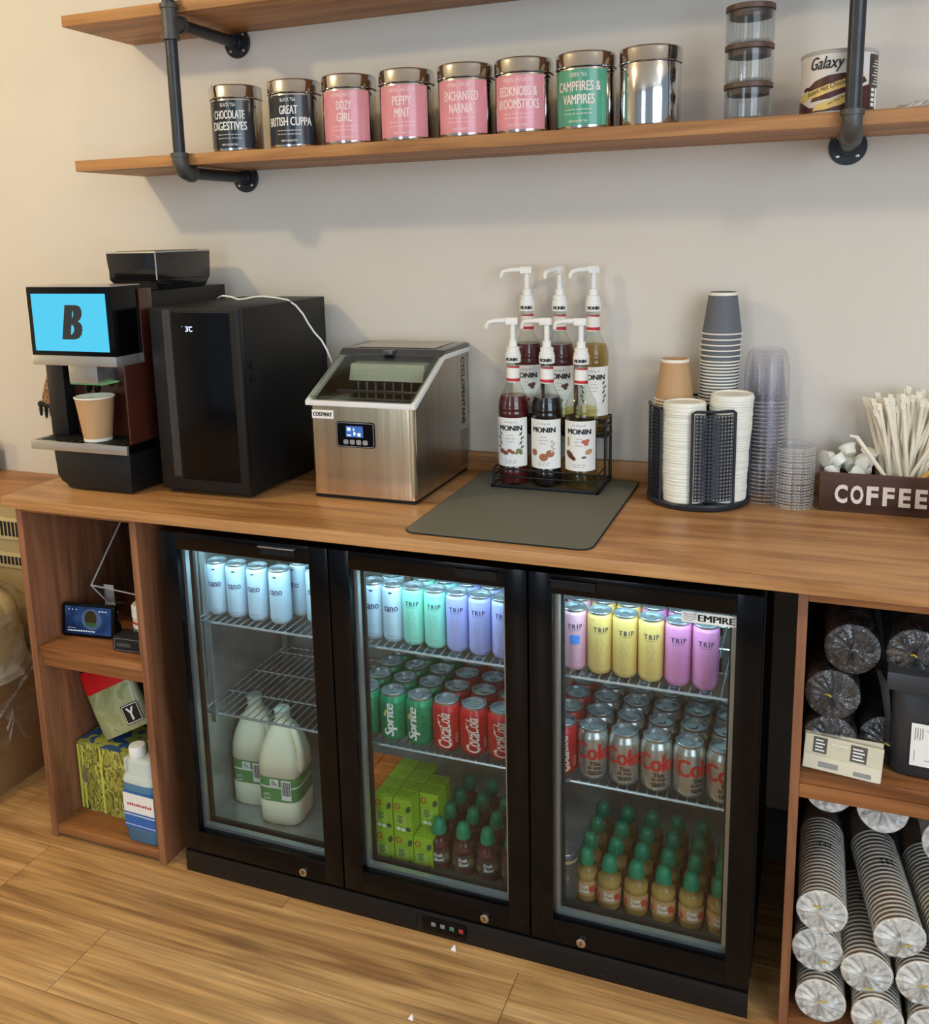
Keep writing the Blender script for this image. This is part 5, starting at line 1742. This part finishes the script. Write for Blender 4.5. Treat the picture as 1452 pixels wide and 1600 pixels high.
def small_cabinet_things():
    t = thing('black_gadget', 'flat black plastic gadget beside the smart display', 'gadget', (-0.160, -0.488, 0.5412), R(4))
    MB().prism_y(rounded(-0.040, 0.044, 0.0, 0.040, 0.006, 3), -0.012, 0.03).build('case', M['blackm'], t, bevel=0.003)
    Print().rect(-0.028, 0.012, 0.014, 0.024).flat('window', mat('grey_window', (70, 78, 74), 0.2), t, (0, -0.0124, 0), (1, 0, 0), (0, 0, 1))
    pr = Print()
    o_ = rounded(-0.034, 0.040, 0.005, 0.035, 0.004, 3)
    pr.path(o_ + [o_[0]], 0.0014)
    pr.flat('outline', M['grey'], t, (0, -0.0123, 0), (1, 0, 0), (0, 0, 1))
    t = thing('small_jar', 'small jar with white ribbed lid and red-edged label in the cabinet', 'jar', (-0.148, -0.425, 0.5412))
    MB().lathe([(0.0001, 0), (0.034, 0), (0.037, 0.003), (0.037, 0.070), (0.033, 0.076)], 32).build('jar_body', mat('cream_jar', (214, 204, 186), 0.3), t)
    MB().lathe([(0.036, 0.074), (0.0385, 0.075)] + [(0.0385 - 0.0006 * (k % 2), 0.077 + 0.004 * k) for k in range(7)] + [(0.034, 0.106), (0.0001, 0.107)], 32).build('lid', M['white'], t)
    la = Print().rect(-0.055, 0.055, 0.024, 0.062).wrap('label', M['paper'], t, 0.0373, step=0.005)
    Print().rect(-0.055, 0.055, 0.058, 0.064).rect(-0.055, 0.055, 0.022, 0.027).wrap('label_stripe', M['redink'], la, 0.0376, step=0.005)
    w = Print()
    for k in range(8):
        w.rect(-0.030 + 0.007 * k, -0.0255 + 0.007 * k, 0.040, 0.047)
    w.wrap('label_print', M['ink'], la, 0.0378, step=0.005)
    # tilted clear bin
    t = thing('acrylic_bin', 'clear acrylic bin tipped back behind the smart display', 'bin', (-0.225, -0.31, 0.545))
    ac = thin('clear_acrylic', (226, 226, 228), 0.9, 0.04, 0.05)
    W, D = 0.125, 0.22
    c0 = [(-0.122, -0.09, 0.115), (0.13, -0.09, 0.100), (0.13, 0.09, 0.285), (-0.122, 0.09, 0.300)]
    c1 = [(-0.105, -0.02, 0.012), (0.12, -0.02, 0.004), (0.12, 0.13, 0.12), (-0.105, 0.13, 0.13)]
    b = MB().add(c0 + c1, [(0, 1, 5, 4), (1, 2, 6, 5), (2, 3, 7, 6), (3, 0, 4, 7), (4, 5, 6, 7)])
    b.build('bin_wall', ac, t, smooth=False)
    e = MB()
    e.tube(c0, 0.0028, 6, closed=True)
    e.tube([c0[0], c1[0]], 0.0022, 6)
    e.build('bin_edge', mat('bright_acrylic_edge', (206, 204, 200), 0.2), t)
    o = loft([(0, 0.045, 0.012, 3), (0.01, 0.066, 0.022, 3), (0.04, 0.075, 0.026, 2.6), (0.062, 0.072, 0.014, 3), (0.070, 0.073, 0.003, 3)], 24).build('snack_packet', mat('dark_red_packet', (132, 44, 48), 0.25, bump=0.5, bscale=40, var=0.2), loc=(-0.195, -0.335, 0.612))
    o.rotation_euler = (R(-35), 0, R(6))
    tag(o, 'dark red foil packet lying inside the clear acrylic bin', 'packet')
    o = crumpled('plastic_wrap', -0.165, -0.36, 0.665, 0.05, 0.035, 0.045, M['film'], 9, 'crumpled clear bag on the red packet in the bin', 'wrapper', 9)
    o = MB().box(-0.345, -0.312, -0.3585, -0.3565, 0.5412, 0.648).build('paper_card', M['cream'], bevel=0.0005)
    tag(o, 'upright cream card standing behind the smart display', 'card')
small_cabinet_things()

def lower_left():
    t = thing('printed_box', 'yellow-green box printed with bushes at the bottom of the cabinet', 'box', (-0.300, -0.40, 0.0362), R(-3))
    MB().box(-0.094, 0.094, -0.065, 0.065, 0, 0.196).build('carton', patches('garden_print', [(70, 72, 34), (170, 174, 76), (120, 116, 52), (186, 186, 92), (104, 96, 44), (150, 152, 66)], 55, 0.35, 0.2, (1, 1, 0.35)), t, bevel=0.002)
    MB().box(-0.0935, 0.0935, -0.0645, 0.0645, 0.196, 0.1975).build('lid_flap', patches('lid_print', [(40, 70, 120), (150, 160, 70), (176, 178, 80), (60, 90, 140)], 18, 0.35), t)
    p = Print()
    for k in range(3):
        x = -0.092 + 0.014 * k + (0.05 if k == 2 else 0)
        p.rect(x, x + 0.007, 0.004, 0.190)
    p.flat('yellow_stripe', mat('yellow_stripe', (206, 208, 84), 0.4), t, (0, -0.0656, 0), (1, 0, 0), (0, 0, 1))
    Print().poly([(-0.080, 0.080), (-0.062, 0.080), (-0.065, 0.120), (-0.071, 0.138), (-0.077, 0.120)]).flat('tower_print', mat('tower_print', (128, 112, 96), 0.5), t, (0, -0.0659, 0), (1, 0, 0), (0, 0, 1))
    # leaning pouch
    t = thing('coffee_pouch', 'red and green foil pouch leaning above the printed box', 'pouch', (-0.240, -0.425, 0.276))
    t.rotation_euler = (R(-6), R(-27), R(6))
    t.scale = (0.77, 0.77, 0.77)
    b = loft([(0.0, 0.100, 0.022, 4), (0.02, 0.104, 0.030, 3), (0.10, 0.104, 0.030, 3), (0.20, 0.104, 0.020, 3), (0.245, 0.104, 0.004, 3)], 28)
    b.build('foil_body', patches('green_foil', [(132, 144, 96), (150, 158, 112), (166, 172, 128), (142, 152, 104)], 9, 0.28, 0.4), t)
    rr = loft([(0.165, 0.1048, 0.0265, 3), (0.20, 0.1048, 0.0208, 3), (0.2455, 0.1048, 0.0046, 3)], 28)
    rr.build('red_top', mat('red_foil', (196, 20, 24), 0.35), t)
    bl = Print().rect(0.028, 0.100, 0.020, 0.088).flat('black_label', M['ink'], t, (0, -0.0315, 0), (1, 0, 0), (0, 0, 1))
    fr = Print()
    fr.path([(0.032, 0.024), (0.098, 0.024), (0.098, 0.084), (0.032, 0.084), (0.032, 0.024)], 0.0025)
    fr.text('Y', 0.062, 0.054, 0.032, 0.044, 0.03)
    fr.flat('lettering', M['paper'], bl, (0, -0.0318, 0), (1, 0, 0), (0, 0, 1))
    # blue cleaner bottles
    def cleaner(x, y, label):
        t = thing('cleaner_bottle', label, 'bottle', (x, y, 0.0362), R(-2), 'blue cleaner bottles')
        blue = mat('blue_liquid', (84, 132, 168), 0.25, spec=0.5)
        hz = mat('hazy_plastic', (196, 206, 200), 0.35, spec=0.4)
        loft([(0.0, 0.050, 0.032, 4), (0.004, 0.056, 0.037, 4), (0.165, 0.056, 0.037, 4)], 36).build('liquid', blue, t, ang=60)
        loft([(0.165, 0.056, 0.037, 4), (0.176, 0.054, 0.035, 4), (0.182, 0.048, 0.030, 3.4), (0.184, 0.044, 0.028, 3.4), (0.216, 0.044, 0.028, 3.4), (0.226, 0.038, 0.024, 3), (0.228, 0.018, 0.018, 2)], 36).build('shoulder', hz, t, ang=60)
        MB().tube([(-0.060, 0.004, 0.006), (-0.062, 0.004, 0.10), (-0.060, 0.004, 0.205), (-0.045, 0.002, 0.212)], [0.010, 0.010, 0.010, 0.008], 12).build('dosing_tube', hz, t)
        MB().lathe([(0.0205, 0.222), (0.0215, 0.224), (0.0215, 0.248), (0.019, 0.253), (0.0001, 0.254)], 24, (-0.020, 0, 0)).build('cap', M['white'], t)
        if 'front' in label:
            la = Print().rect(-0.046, 0.052, 0.045, 0.138).flat('label', M['paper'], t, (0, -0.0376, 0), (1, 0, 0), (0, 0, 1))
            lb = mat('label_blue', (52, 104, 180), 0.45)
            for v0, v1 in ((0.138, 0.144), (0.080, 0.085), (0.051, 0.077), (0.042, 0.049)):
                Print().rect(-0.046, 0.052, v0, v1).flat('blue_band', lb, la, (0, -0.0379, 0), (1, 0, 0), (0, 0, 1))
            w = Print()
            for k in range(11):
                w.rect(-0.034 + 0.0072 * k, -0.0290 + 0.0072 * k, 0.105, 0.1105 + 0.001 * (k % 3))
            w.flat('label_print', M['redink'], la, (0, -0.0380, 0), (1, 0, 0), (0, 0, 1))
    cleaner(-0.137, -0.498, 'blue cleaning fluid bottle with white label at the front of the cabinet')
    cleaner(-0.135, -0.405, 'second cleaning fluid bottle hidden behind the labelled one')
lower_left()

# ================================================================== left of the counter
def left_side():
    t = thing('storage_heater', 'beige storage heater with grilles left of the cabinet', 'heater', (-1.05, -0.12, 0.0))
    part = partf(t)
    be = mat('beige_enamel', (168, 148, 106), 0.45)
    part('casing', be, MB().box(-1.60, -0.56, -0.205, -0.03, 0.06, 0.800), bev=0.006)
    part('foot', M['black'], MB().box(-1.50, -1.42, -0.20, -0.04, 0.0, 0.060))
    part('foot', M['black'], MB().box(-0.74, -0.66, -0.20, -0.04, 0.0, 0.060))
    for z0, z1 in ((0.690, 0.735), (0.600, 0.625)):
        part('grille_frame', mat('grille_beige', (196, 176, 128), 0.4), MB().box(-1.45, -0.62, -0.211, -0.2055, z0 - 0.012, z1 + 0.012), bev=0.002)
        g = MB()
        for k in range(54):
            x = -1.44 + 0.015 * k
            g.box(x, x + 0.009, -0.2125, -0.2112, z0, z1)
        part('grille_slots', M['dark'], g, smooth=False)
    o = MB().box(-1.65, -0.50, -0.219, -0.001, 0.8005, 0.829).build('ledge_board', M['edge'], bevel=0.002)
    tag(o, 'wooden ledge board on top of the beige heater', 'ledge')
    t = thing('picture_frame', 'small frame standing on the ledge at the left picture edge', 'frame', (-1.075, -0.03, 0.8293))
    MB().box(-0.045, 0.045, -0.010, 0.0, 0, 0.10).build('frame', wood('dark_frame', (96, 66, 40), (80, 54, 32), (58, 38, 22), 'Z', knots=0), t, bevel=0.002)
    Print().rect(-0.036, 0.036, 0.010, 0.090).flat('picture', M['cream'], t, (0, -0.0104, 0), (1, 0, 0), (0, 0, 1))
    # tasselled cloth hanging on the wall
    t = thing('tasselled_cloth', 'patterned cloth with dark tassels hanging behind the coffee machine', 'cloth', (-0.76, -0.004, 1.06))
    b = loft([(0.0, 0.070, 0.010, 3, -0.01, -0.012), (0.06, 0.055, 0.012, 3, 0.0, -0.014), (0.13, 0.030, 0.012, 3, 0.008, -0.014), (0.19, 0.010, 0.008, 3, 0.012, -0.010)], 20)
    b.build('cloth', patches('woven_pattern', [(40, 32, 30), (176, 130, 86), (52, 40, 36), (190, 146, 100), (30, 26, 26)], 70, 0.8, 0.8), t)
    MB().tube([(-0.085, -0.014, 0.0), (-0.03, -0.016, -0.006), (0.06, -0.014, 0.002)], 0.009, 8).build('fringe_band', M['blackm'], t)
    for k in range(8):
        x = -0.083 + 0.0205 * k
        MB().tube([(x, -0.014, 0.0), (x + 0.002, -0.015, -0.020), (x, -0.014, -0.038 - 0.006 * (k % 2))], [0.004, 0.006, 0.0035], 6).build('tassel', M['blackm'], t)
    # box and wrapped bundle on the floor
    t = thing('cardboard_box', 'brown cardboard box on the floor under a wrapped bundle', 'cardboard box', (-0.98, -0.42, 0.0))
    cb = mat('brown_cardboard', (140, 104, 64), 0.75, var=0.08, vscale=5)
    MB().box(-0.32, 0.275, -0.20, 0.20, 0.0, 0.345).build('carton', cb, t, bevel=0.004)
    MB().box(-0.315, 0.270, -0.004, 0.004, 0.345, 0.3462).build('seam', M['dark'], t, smooth=False)
    w = MB()
    w.tube([(0.2765, -0.20, 0.10), (0.2775, -0.02, 0.225), (0.2765, 0.14, 0.335)], 0.006, 6)
    w.build('strap', M['film'], t)
    rg2 = random.Random(31)
    def lump(nm, m, label, cat, cx, cy, z0, hx, hy, h, seed, amp, grow=0.0):
        rg2.seed(seed)
        rings = []
        K = 12
        vs, fs = [], []
        n = 40
        ph = [rg2.uniform(0, 6.28) for _ in range(8)]
        for k in range(K + 1):
            f = k / K
            z = z0 + h * f
            sc = (1 - max(0, f - 0.62) ** 2 * 4.2)
            for i in range(n):
                a = 2 * PI * i / n
                c, s = cos(a), sin(a)
                j = 1 + amp * (sin(3 * a + ph[0] + f * 4) + 0.7 * sin(7 * a + ph[1] - f * 7) + 0.6 * sin(13 * a + ph[2] + f * 9)) * 0.4 + amp * rg2.uniform(-0.25, 0.25)
                vs.append((cx + (hx + grow) * sc * j * math.copysign(abs(c) ** 0.6, c), cy + (hy + grow) * sc * j * math.copysign(abs(s) ** 0.6, s), z + grow * (1 if k == K else 0)))
        for k in range(K):
            for i in range(n):
                j = (i + 1) % n
                fs.append((k * n + i, k * n + j, (k + 1) * n + j, (k + 1) * n + i))
        fs.append(tuple(range(n))[::-1])
        fs.append(tuple(K * n + i for i in range(n)))
        o = MB().add(vs, fs)
        return o
    t = thing('wrapped_bundle', 'pale bundle in crinkled clear film on the cardboard box', 'bundle', (-0.95, -0.435, 0.3475))
    a = lump('bundle', None, '', '', 0, 0, 0.0, 0.27, 0.165, 0.28, 5, 0.06)
    a.build('contents', mat('pale_straw_fill', (196, 178, 128), 0.8, var=0.12, vscale=10), t, ang=70)
    a = lump('bundle', None, '', '', 0, 0, 0.0, 0.27, 0.165, 0.28, 8, 0.12, 0.012)
    a.build('film', M['film2'], t, smooth=False)
    # film skirt over the box side
    vs, fs = [], []
    n = 14
    for j in range(n + 1):
        for i in range(n + 1):
            vs.append((0.308 + 0.010 * rg2.random(), -0.19 + 0.38 * i / n, -0.04 - 0.16 * j / n * (0.4 + 0.6 * abs(sin(i * 0.9)))))
    for j in range(n):
        for i in range(n):
            q = j * (n + 1) + i
            fs.append((q, q + 1, q + n + 2, q + n + 1))
    MB().add(vs, fs).build('film_skirt', M['film3'], t, smooth=False)
M['film2'] = thin('bundle_film', (248, 244, 234), 1.2, 0.15, 0.05, bump=0.5, bscale=14, white=0.35)
M['film3'] = thin('skirt_film', (248, 244, 234), 1.0, 0.12, 0.03, bump=0.4, bscale=14, white=0.08)
left_side()

# ================================================================== right cabinet contents
M['wrap'] = thin('cup_wrap', (250, 250, 250), 1.1, 0.10, 0.03, bump=0.5, bscale=55, white=0.10)
M['wrapd'] = thin('lid_wrap', (240, 242, 246), 1.5, 0.12, 0.10, bump=0.7, bscale=45, white=0.10)
M['wrapglare'] = thin('cup_wrap_end_glare', (250, 249, 244), 1.0, 0.15, 0.05, bump=0.6, bscale=40, white=1.0, wmin=0.45)  # white haze paints the film's glare over the shaded cup mouths
M['knot'] = mat('gold_twist_tie', (196, 172, 70), 0.4)
M['sleevecup'] = mat('brown_cup_wall', (120, 92, 70), 0.7)
def two_mat(mb, m1, m2, test, name):
    me = mb.mesh(name)
    me.materials.append(m1)
    me.materials.append(m2)
    for p in me.polygons:
        if test(p.center):
            p.material_index = 1
    return me
SLV = {}
def pleated_end(r, dep, n, seed, mb):
    rr = random.Random(seed)
    vs = [(0, 0, dep)]
    for ring, f in ((1, 0.35), (2, 0.72), (3, 1.0)):
        for i in range(n):
            a = 2 * PI * i / n + rr.uniform(-0.05, 0.05)
            z = dep * (1 - f) * 0.55 + (0.006 if i % 2 else -0.001) * (1 - 0.3 * f) * rr.uniform(0.4, 1.3)
            vs.append((r * f * cos(a), r * f * sin(a), z if ring < 3 else rr.uniform(-0.002, 0.001)))
    fs = [(0, 1 + i, 1 + (i + 1) % n) for i in range(n)]
    for k in range(2):
        for i in range(n):
            j = (i + 1) % n
            fs.append((1 + k * n + i, 1 + k * n + j, 1 + (k + 1) * n + j, 1 + (k + 1) * n + i))
    return mb.add(vs, fs)
def sleeve_of_cups(front, back, n, label, tie=(0.0, 0.0), marks=True, seed=0):
    F, B = Vector(front), Vector(back)
    d = (F - B).normalized()
    t = thing('cup_sleeve', label, 'cup sleeve', F, 0, 'sleeves of paper cups')
    t.rotation_mode = 'QUATERNION'
    t.rotation_quaternion = d.to_track_quat('Z', 'Y')
    if 'cup' not in SLV:
        rt, rb, h = 0.0425, 0.0300, 0.090
        mb = MB().lathe([(0.0001, -h + 0.004), (rb, -h), (rt - 0.0006, -0.002)] + [(rt + 0.0016 * cos(a), -0.0016 + 0.0018 * sin(a)) for a in (-1.2, -0.4, 0.4, 1.2, 2.0)] + [(rb - 0.001, -h + 0.006), (0.0001, -h + 0.007)], 30)
        SLV['cup'] = two_mat(mb, M['sleevecup'], M['cream'], lambda c: c.z > -0.0035 or c.x ** 2 + c.y ** 2 < ((rb - 0.001) + (rt - rb) * (c.z + h) / h - 0.0006) ** 2, 'cup')
    pitch = min(0.0105, ((F - B).length - 0.09) / n)
    for i in range(n):
        put('cup', SLV['cup'], None, t, (0, 0, -i * pitch))
    L = (F - B).length
    MB().lathe([(0.0462, 0.002), (0.0458, -0.03), (0.0462, -0.12), (0.0455, -L + 0.10), (0.034, -L + 0.01)], 26).build('wrapper', M['wrap'], t)
    pleated_end(0.0462, 0.006, 26, seed, MB()).build('wrapper_end', M['wrapglare'], t, smooth=False)
    MB().tube([(tie[0] - 0.006, tie[1], 0.008), (tie[0] + 0.001, tie[1] + 0.003, 0.010), (tie[0] + 0.007, tie[1] + 0.001, 0.007)], 0.0016, 6).build('twist_tie', M['knot'], t)
    if marks:
        q = Print()
        u0 = 0.010
        for k in range(3):
            q.path([(u0 + 0.010 * k, -0.150), (u0 + 0.010 * k, -0.132)], 0.0018)
            q.path([(u0 - 0.004 + 0.010 * k, -0.138), (u0 + 0.005 + 0.010 * k, -0.138)], 0.0018)
            q.path([(u0 - 0.004 + 0.010 * k, -0.150), (u0 + 0.004 + 0.010 * k, -0.143)], 0.0015)
        q.wrap('print_mark', M['ink'], t, 0.0468, phi=R(150), step=0.006)
    return t
sleeve_of_cups((1.474, -0.530, 0.268), (1.472, -0.19, 0.278), 23, 'wrapped sleeve of paper cups against the side panel, third from the bottom', (-0.010, 0.014), seed=1)
sleeve_of_cups((1.609, -0.532, 0.252), (1.556, -0.20, 0.285), 23, 'long wrapped sleeve of paper cups in the middle of the heap', (0.012, -0.010), seed=2)
sleeve_of_cups((1.470, -0.520, 0.176), (1.470, -0.18, 0.176), 22, 'wrapped sleeve of paper cups against the side panel, second from the bottom', (0.012, -0.018), False, 3)
sleeve_of_cups((1.558, -0.530, 0.160), (1.548, -0.19, 0.190), 22, 'wrapped sleeve of paper cups tucked below the long middle sleeve', (0.004, -0.030), seed=4)
sleeve_of_cups((1.480, -0.535, 0.080), (1.476, -0.20, 0.080), 21, 'wrapped sleeve of paper cups lowest against the side panel', (0.004, 0.004), False, 5)
sleeve_of_cups((1.580, -0.545, 0.079), (1.576, -0.20, 0.079), 21, 'wrapped sleeve of paper cups lowest in the middle', (0.0, 0.0), False, 6)
sleeve_of_cups((1.653, -0.530, 0.166), (1.640, -0.20, 0.166), 22, 'wrapped sleeve of paper cups half cut off at the right, second layer', (0.0, 0.0), False, 7)
sleeve_of_cups((1.676, -0.540, 0.079), (1.676, -0.20, 0.079), 21, 'wrapped sleeve of paper cups in the bottom right corner', (0.0, 0.0), False, 8)
sleeve_of_cups((1.703, -0.520, 0.257), (1.655, -0.20, 0.268), 22, 'wrapped sleeve of paper cups at the right edge of the heap', (0.0, 0.0), True, 9)
sleeve_of_cups((1.478, -0.420, 0.462), (1.478, -0.07, 0.372), 22, 'wrapped sleeve of cups just under the shelf beside the side panel', (0.0, 0.0), False, 10)
sleeve_of_cups((1.573, -0.450, 0.458), (1.573, -0.07, 0.372), 22, 'wrapped sleeve of cups under the shelf, second from the side panel', (0.0, 0.0), False, 11)
sleeve_of_cups((1.690, -0.440, 0.402), (1.690, -0.07, 0.362), 22, 'wrapped sleeve of cups under the shelf at the right edge', (0.0, 0.0), False, 12)

def sleeve_of_lids(front, back, label, tie, seed):
    F, B = Vector(front), Vector(back)
    d = (F - B).normalized()
    t = thing('lid_sleeve', label, 'lid sleeve', F, 0, 'wrapped sleeves of black lids')
    t.rotation_mode = 'QUATERNION'
    t.rotation_quaternion = d.to_track_quat('Z', 'Y')
    if 'lid' not in SLV:
        SLV['lid'] = MB().lathe([(0.0445, -0.010), (0.0455, -0.009), (0.0445, -0.006), (0.043, -0.001), (0.039, 0.0), (0.037, -0.003), (0.0001, -0.003)], 28).mesh('lid')
        SLV['lid'].materials.append(mat('black_lid_plastic', (30, 30, 33), 0.28))
    n = int(((F - B).length - 0.01) / 0.012)
    for i in range(n):
        put('lid', SLV['lid'], None, t, (0, 0, -0.004 - i * 0.012))
    L = (F - B).length
    MB().lathe([(0.0475, 0.0), (0.0485, -0.03), (0.047, -0.12), (0.0475, -L)], 24).build('wrapper', M['wrapd'], t)
    pleated_end(0.0475, 0.014, 30, seed, MB()).build('wrapper_end', M['wrapd'], t, smooth=False)
    MB().tube([(tie[0] - 0.004, tie[1], 0.012), (tie[0], tie[1] + 0.003, 0.017), (tie[0] + 0.005, tie[1] - 0.002, 0.013)], 0.0018, 6).build('twist_tie', M['knot'] if seed != 21 else M['greytxt'], t)
sleeve_of_lids((1.501, -0.500, 0.793), (1.501, -0.15, 0.793), 'wrapped sleeve of black lids at the top, first from the side panel', (0.004, 0.004), 21)
sleeve_of_lids((1.604, -0.500, 0.797), (1.604, -0.15, 0.797), 'wrapped sleeve of black lids at the top, above the black pouch', (-0.004, 0.004), 22)
sleeve_of_lids((1.472, -0.505, 0.702), (1.472, -0.15, 0.702), 'wrapped sleeve of black lids in the middle with a bright gold tie', (-0.008, 0.004), 23)
sleeve_of_lids((1.472, -0.500, 0.608), (1.472, -0.15, 0.608), 'wrapped sleeve of black lids behind the folded paper bags', (0.0, 0.0), 24)
sleeve_of_lids((1.569, -0.470, 0.608), (1.569, -0.15, 0.608), 'wrapped sleeve of black lids between paper bags and black pouch', (0.0, 0.0), 25)

def bags():
    def folded(x, y, z, rot, label, s=1.0, blocks=()):
        t = thing('paper_bag', label, 'paper bag', (x, y, z), 0, 'folded printed paper bags')
        t.rotation_euler = rot
        MB().box(-0.067 * s, 0.067 * s, -0.003, 0.003, 0, 0.062).build('bag', mat('newsprint_paper', (206, 198, 172), 0.7, var=0.06, vscale=30), t, bevel=0.0015)
        MB().box(-0.066 * s, 0.066 * s, -0.0055, -0.0032, 0.0, 0.026).build('fold', mat('newsprint_paper2', (214, 206, 182), 0.7, var=0.06, vscale=30), t, bevel=0.0008)
        for u0, u1, v0, v1 in blocks:
            Print().rect(u0, u1, v0, v1).flat('print_block', mat('dark_newsprint', (84, 80, 72), 0.6), t, (0, -0.0033, 0), (1, 0, 0), (0, 0, 1))
        pass
        q = Print()
        for u0, u1, v0, v1 in blocks:
            if v0 > 0.027:
                k = 0
                while v0 + 0.004 + 0.006 * k < v1 - 0.003:
                    q.rect(u0 + 0.004, u1 - 0.004 - 0.003 * (k % 2), v0 + 0.004 + 0.006 * k, v0 + 0.0065 + 0.006 * k)
                    k += 1
        for k in range(5):
            q.rect(-0.02 + 0.006 * k, -0.016 + 0.006 * k, 0.050, 0.0515)
        if q.v:
            q.flat('print_text', M['paper'], t, (0, -0.0036, 0), (1, 0, 0), (0, 0, 1))
        b = Print().rect(-0.040, -0.006, 0.006, 0.016).rect(0.020, 0.050, 0.004, 0.012)
        b.flat('fold_print', M['greytxt'], t, (0, -0.0058, 0), (1, 0, 0), (0, 0, 1))
    folded(1.4925, -0.531, 0.5602, (R(-14), R(3), R(-3)), 'folded newsprint paper bag in front, leaning on the lid sleeves', 1.0, ((-0.052, -0.028, 0.030, 0.059), (0.012, 0.040, 0.028, 0.058)))
    folded(1.4945, -0.517, 0.5602, (R(-14), R(1), R(-1)), 'folded newsprint paper bag standing just behind the front one', 1.0, ((-0.03, 0.02, 0.03, 0.05),))
    t = thing('black_pouch', 'large black foil pouch with a white label on the cabinet shelf', 'pouch', (1.660, -0.475, 0.5595), R(-4))
    bk = mat('black_foil', (48, 50, 54), 0.34, bump=0.5, bscale=16, var=0.12)
    b = loft([(0.0, 0.080, 0.026, 5), (0.012, 0.085, 0.034, 4), (0.10, 0.086, 0.036, 3.4), (0.155, 0.088, 0.030, 3.2), (0.185, 0.092, 0.022, 3), (0.205, 0.096, 0.026, 3, 0, -0.012), (0.213, 0.094, 0.018, 3, 0, -0.026)], 36)
    b.build('pouch_body', bk, t, ang=60)
    MB().prism_x([(-0.058, 0.178), (-0.054, 0.209), (-0.030, 0.216), (-0.024, 0.206), (-0.046, 0.200), (-0.050, 0.178)], -0.097, 0.097).build('folded_top', bk, t, bevel=0.002)
    MB().tube([(-0.083, -0.006, 0.012), (-0.090, -0.01, 0.10), (-0.100, -0.014, 0.165), (-0.112, -0.02, 0.195)], [0.004, 0.006, 0.008, 0.004], 6).build('side_gusset', bk, t)
    la = Print().rect(-0.052, 0.070, 0.030, 0.112).flat('label', M['paper'], t, (0, -0.0372, 0), (1, 0, 0), (0, 0, 1))
    q = Print()
    for k in range(4):
        q.rect(-0.046 + 0.004 * k, -0.0445 + 0.004 * k, 0.080 + 0.003 * (k % 2), 0.104)
    q.rect(-0.0455, -0.0445, 0.040, 0.060)
    q.rect(-0.028, 0.060, 0.100, 0.1015).rect(-0.028, 0.060, 0.042, 0.0435)
    q.flat('label_print', M['greytxt'], la, (0, -0.0375, 0), (1, 0, 0), (0, 0, 1))
bags()

# ------------------------------------------------------------------ litter
def litter():
    for i, (x, y, s, lab) in enumerate(((0.730, -0.568, 0.007, 'tiny white paper scrap on the floor below the fridge controls'), (0.716, -0.770, 0.006, 'tiny white crumb on the floor at the bottom picture edge'))):
        o = MB().add([(x - s, y, 0.0006), (x + s, y - s * 0.4, 0.0006), (x + s * 0.7, y + s, 0.0006), (x, y + s * 1.4, s * 1.2), (x - s * 0.6, y + s * 0.8, 0.0008)], [(0, 1, 3), (1, 2, 3), (2, 4, 3), (4, 0, 3), (0, 4, 2, 1)]).build('paper_scrap', M['paper'], smooth=False)
        tag(o, lab, 'paper scrap')
litter()
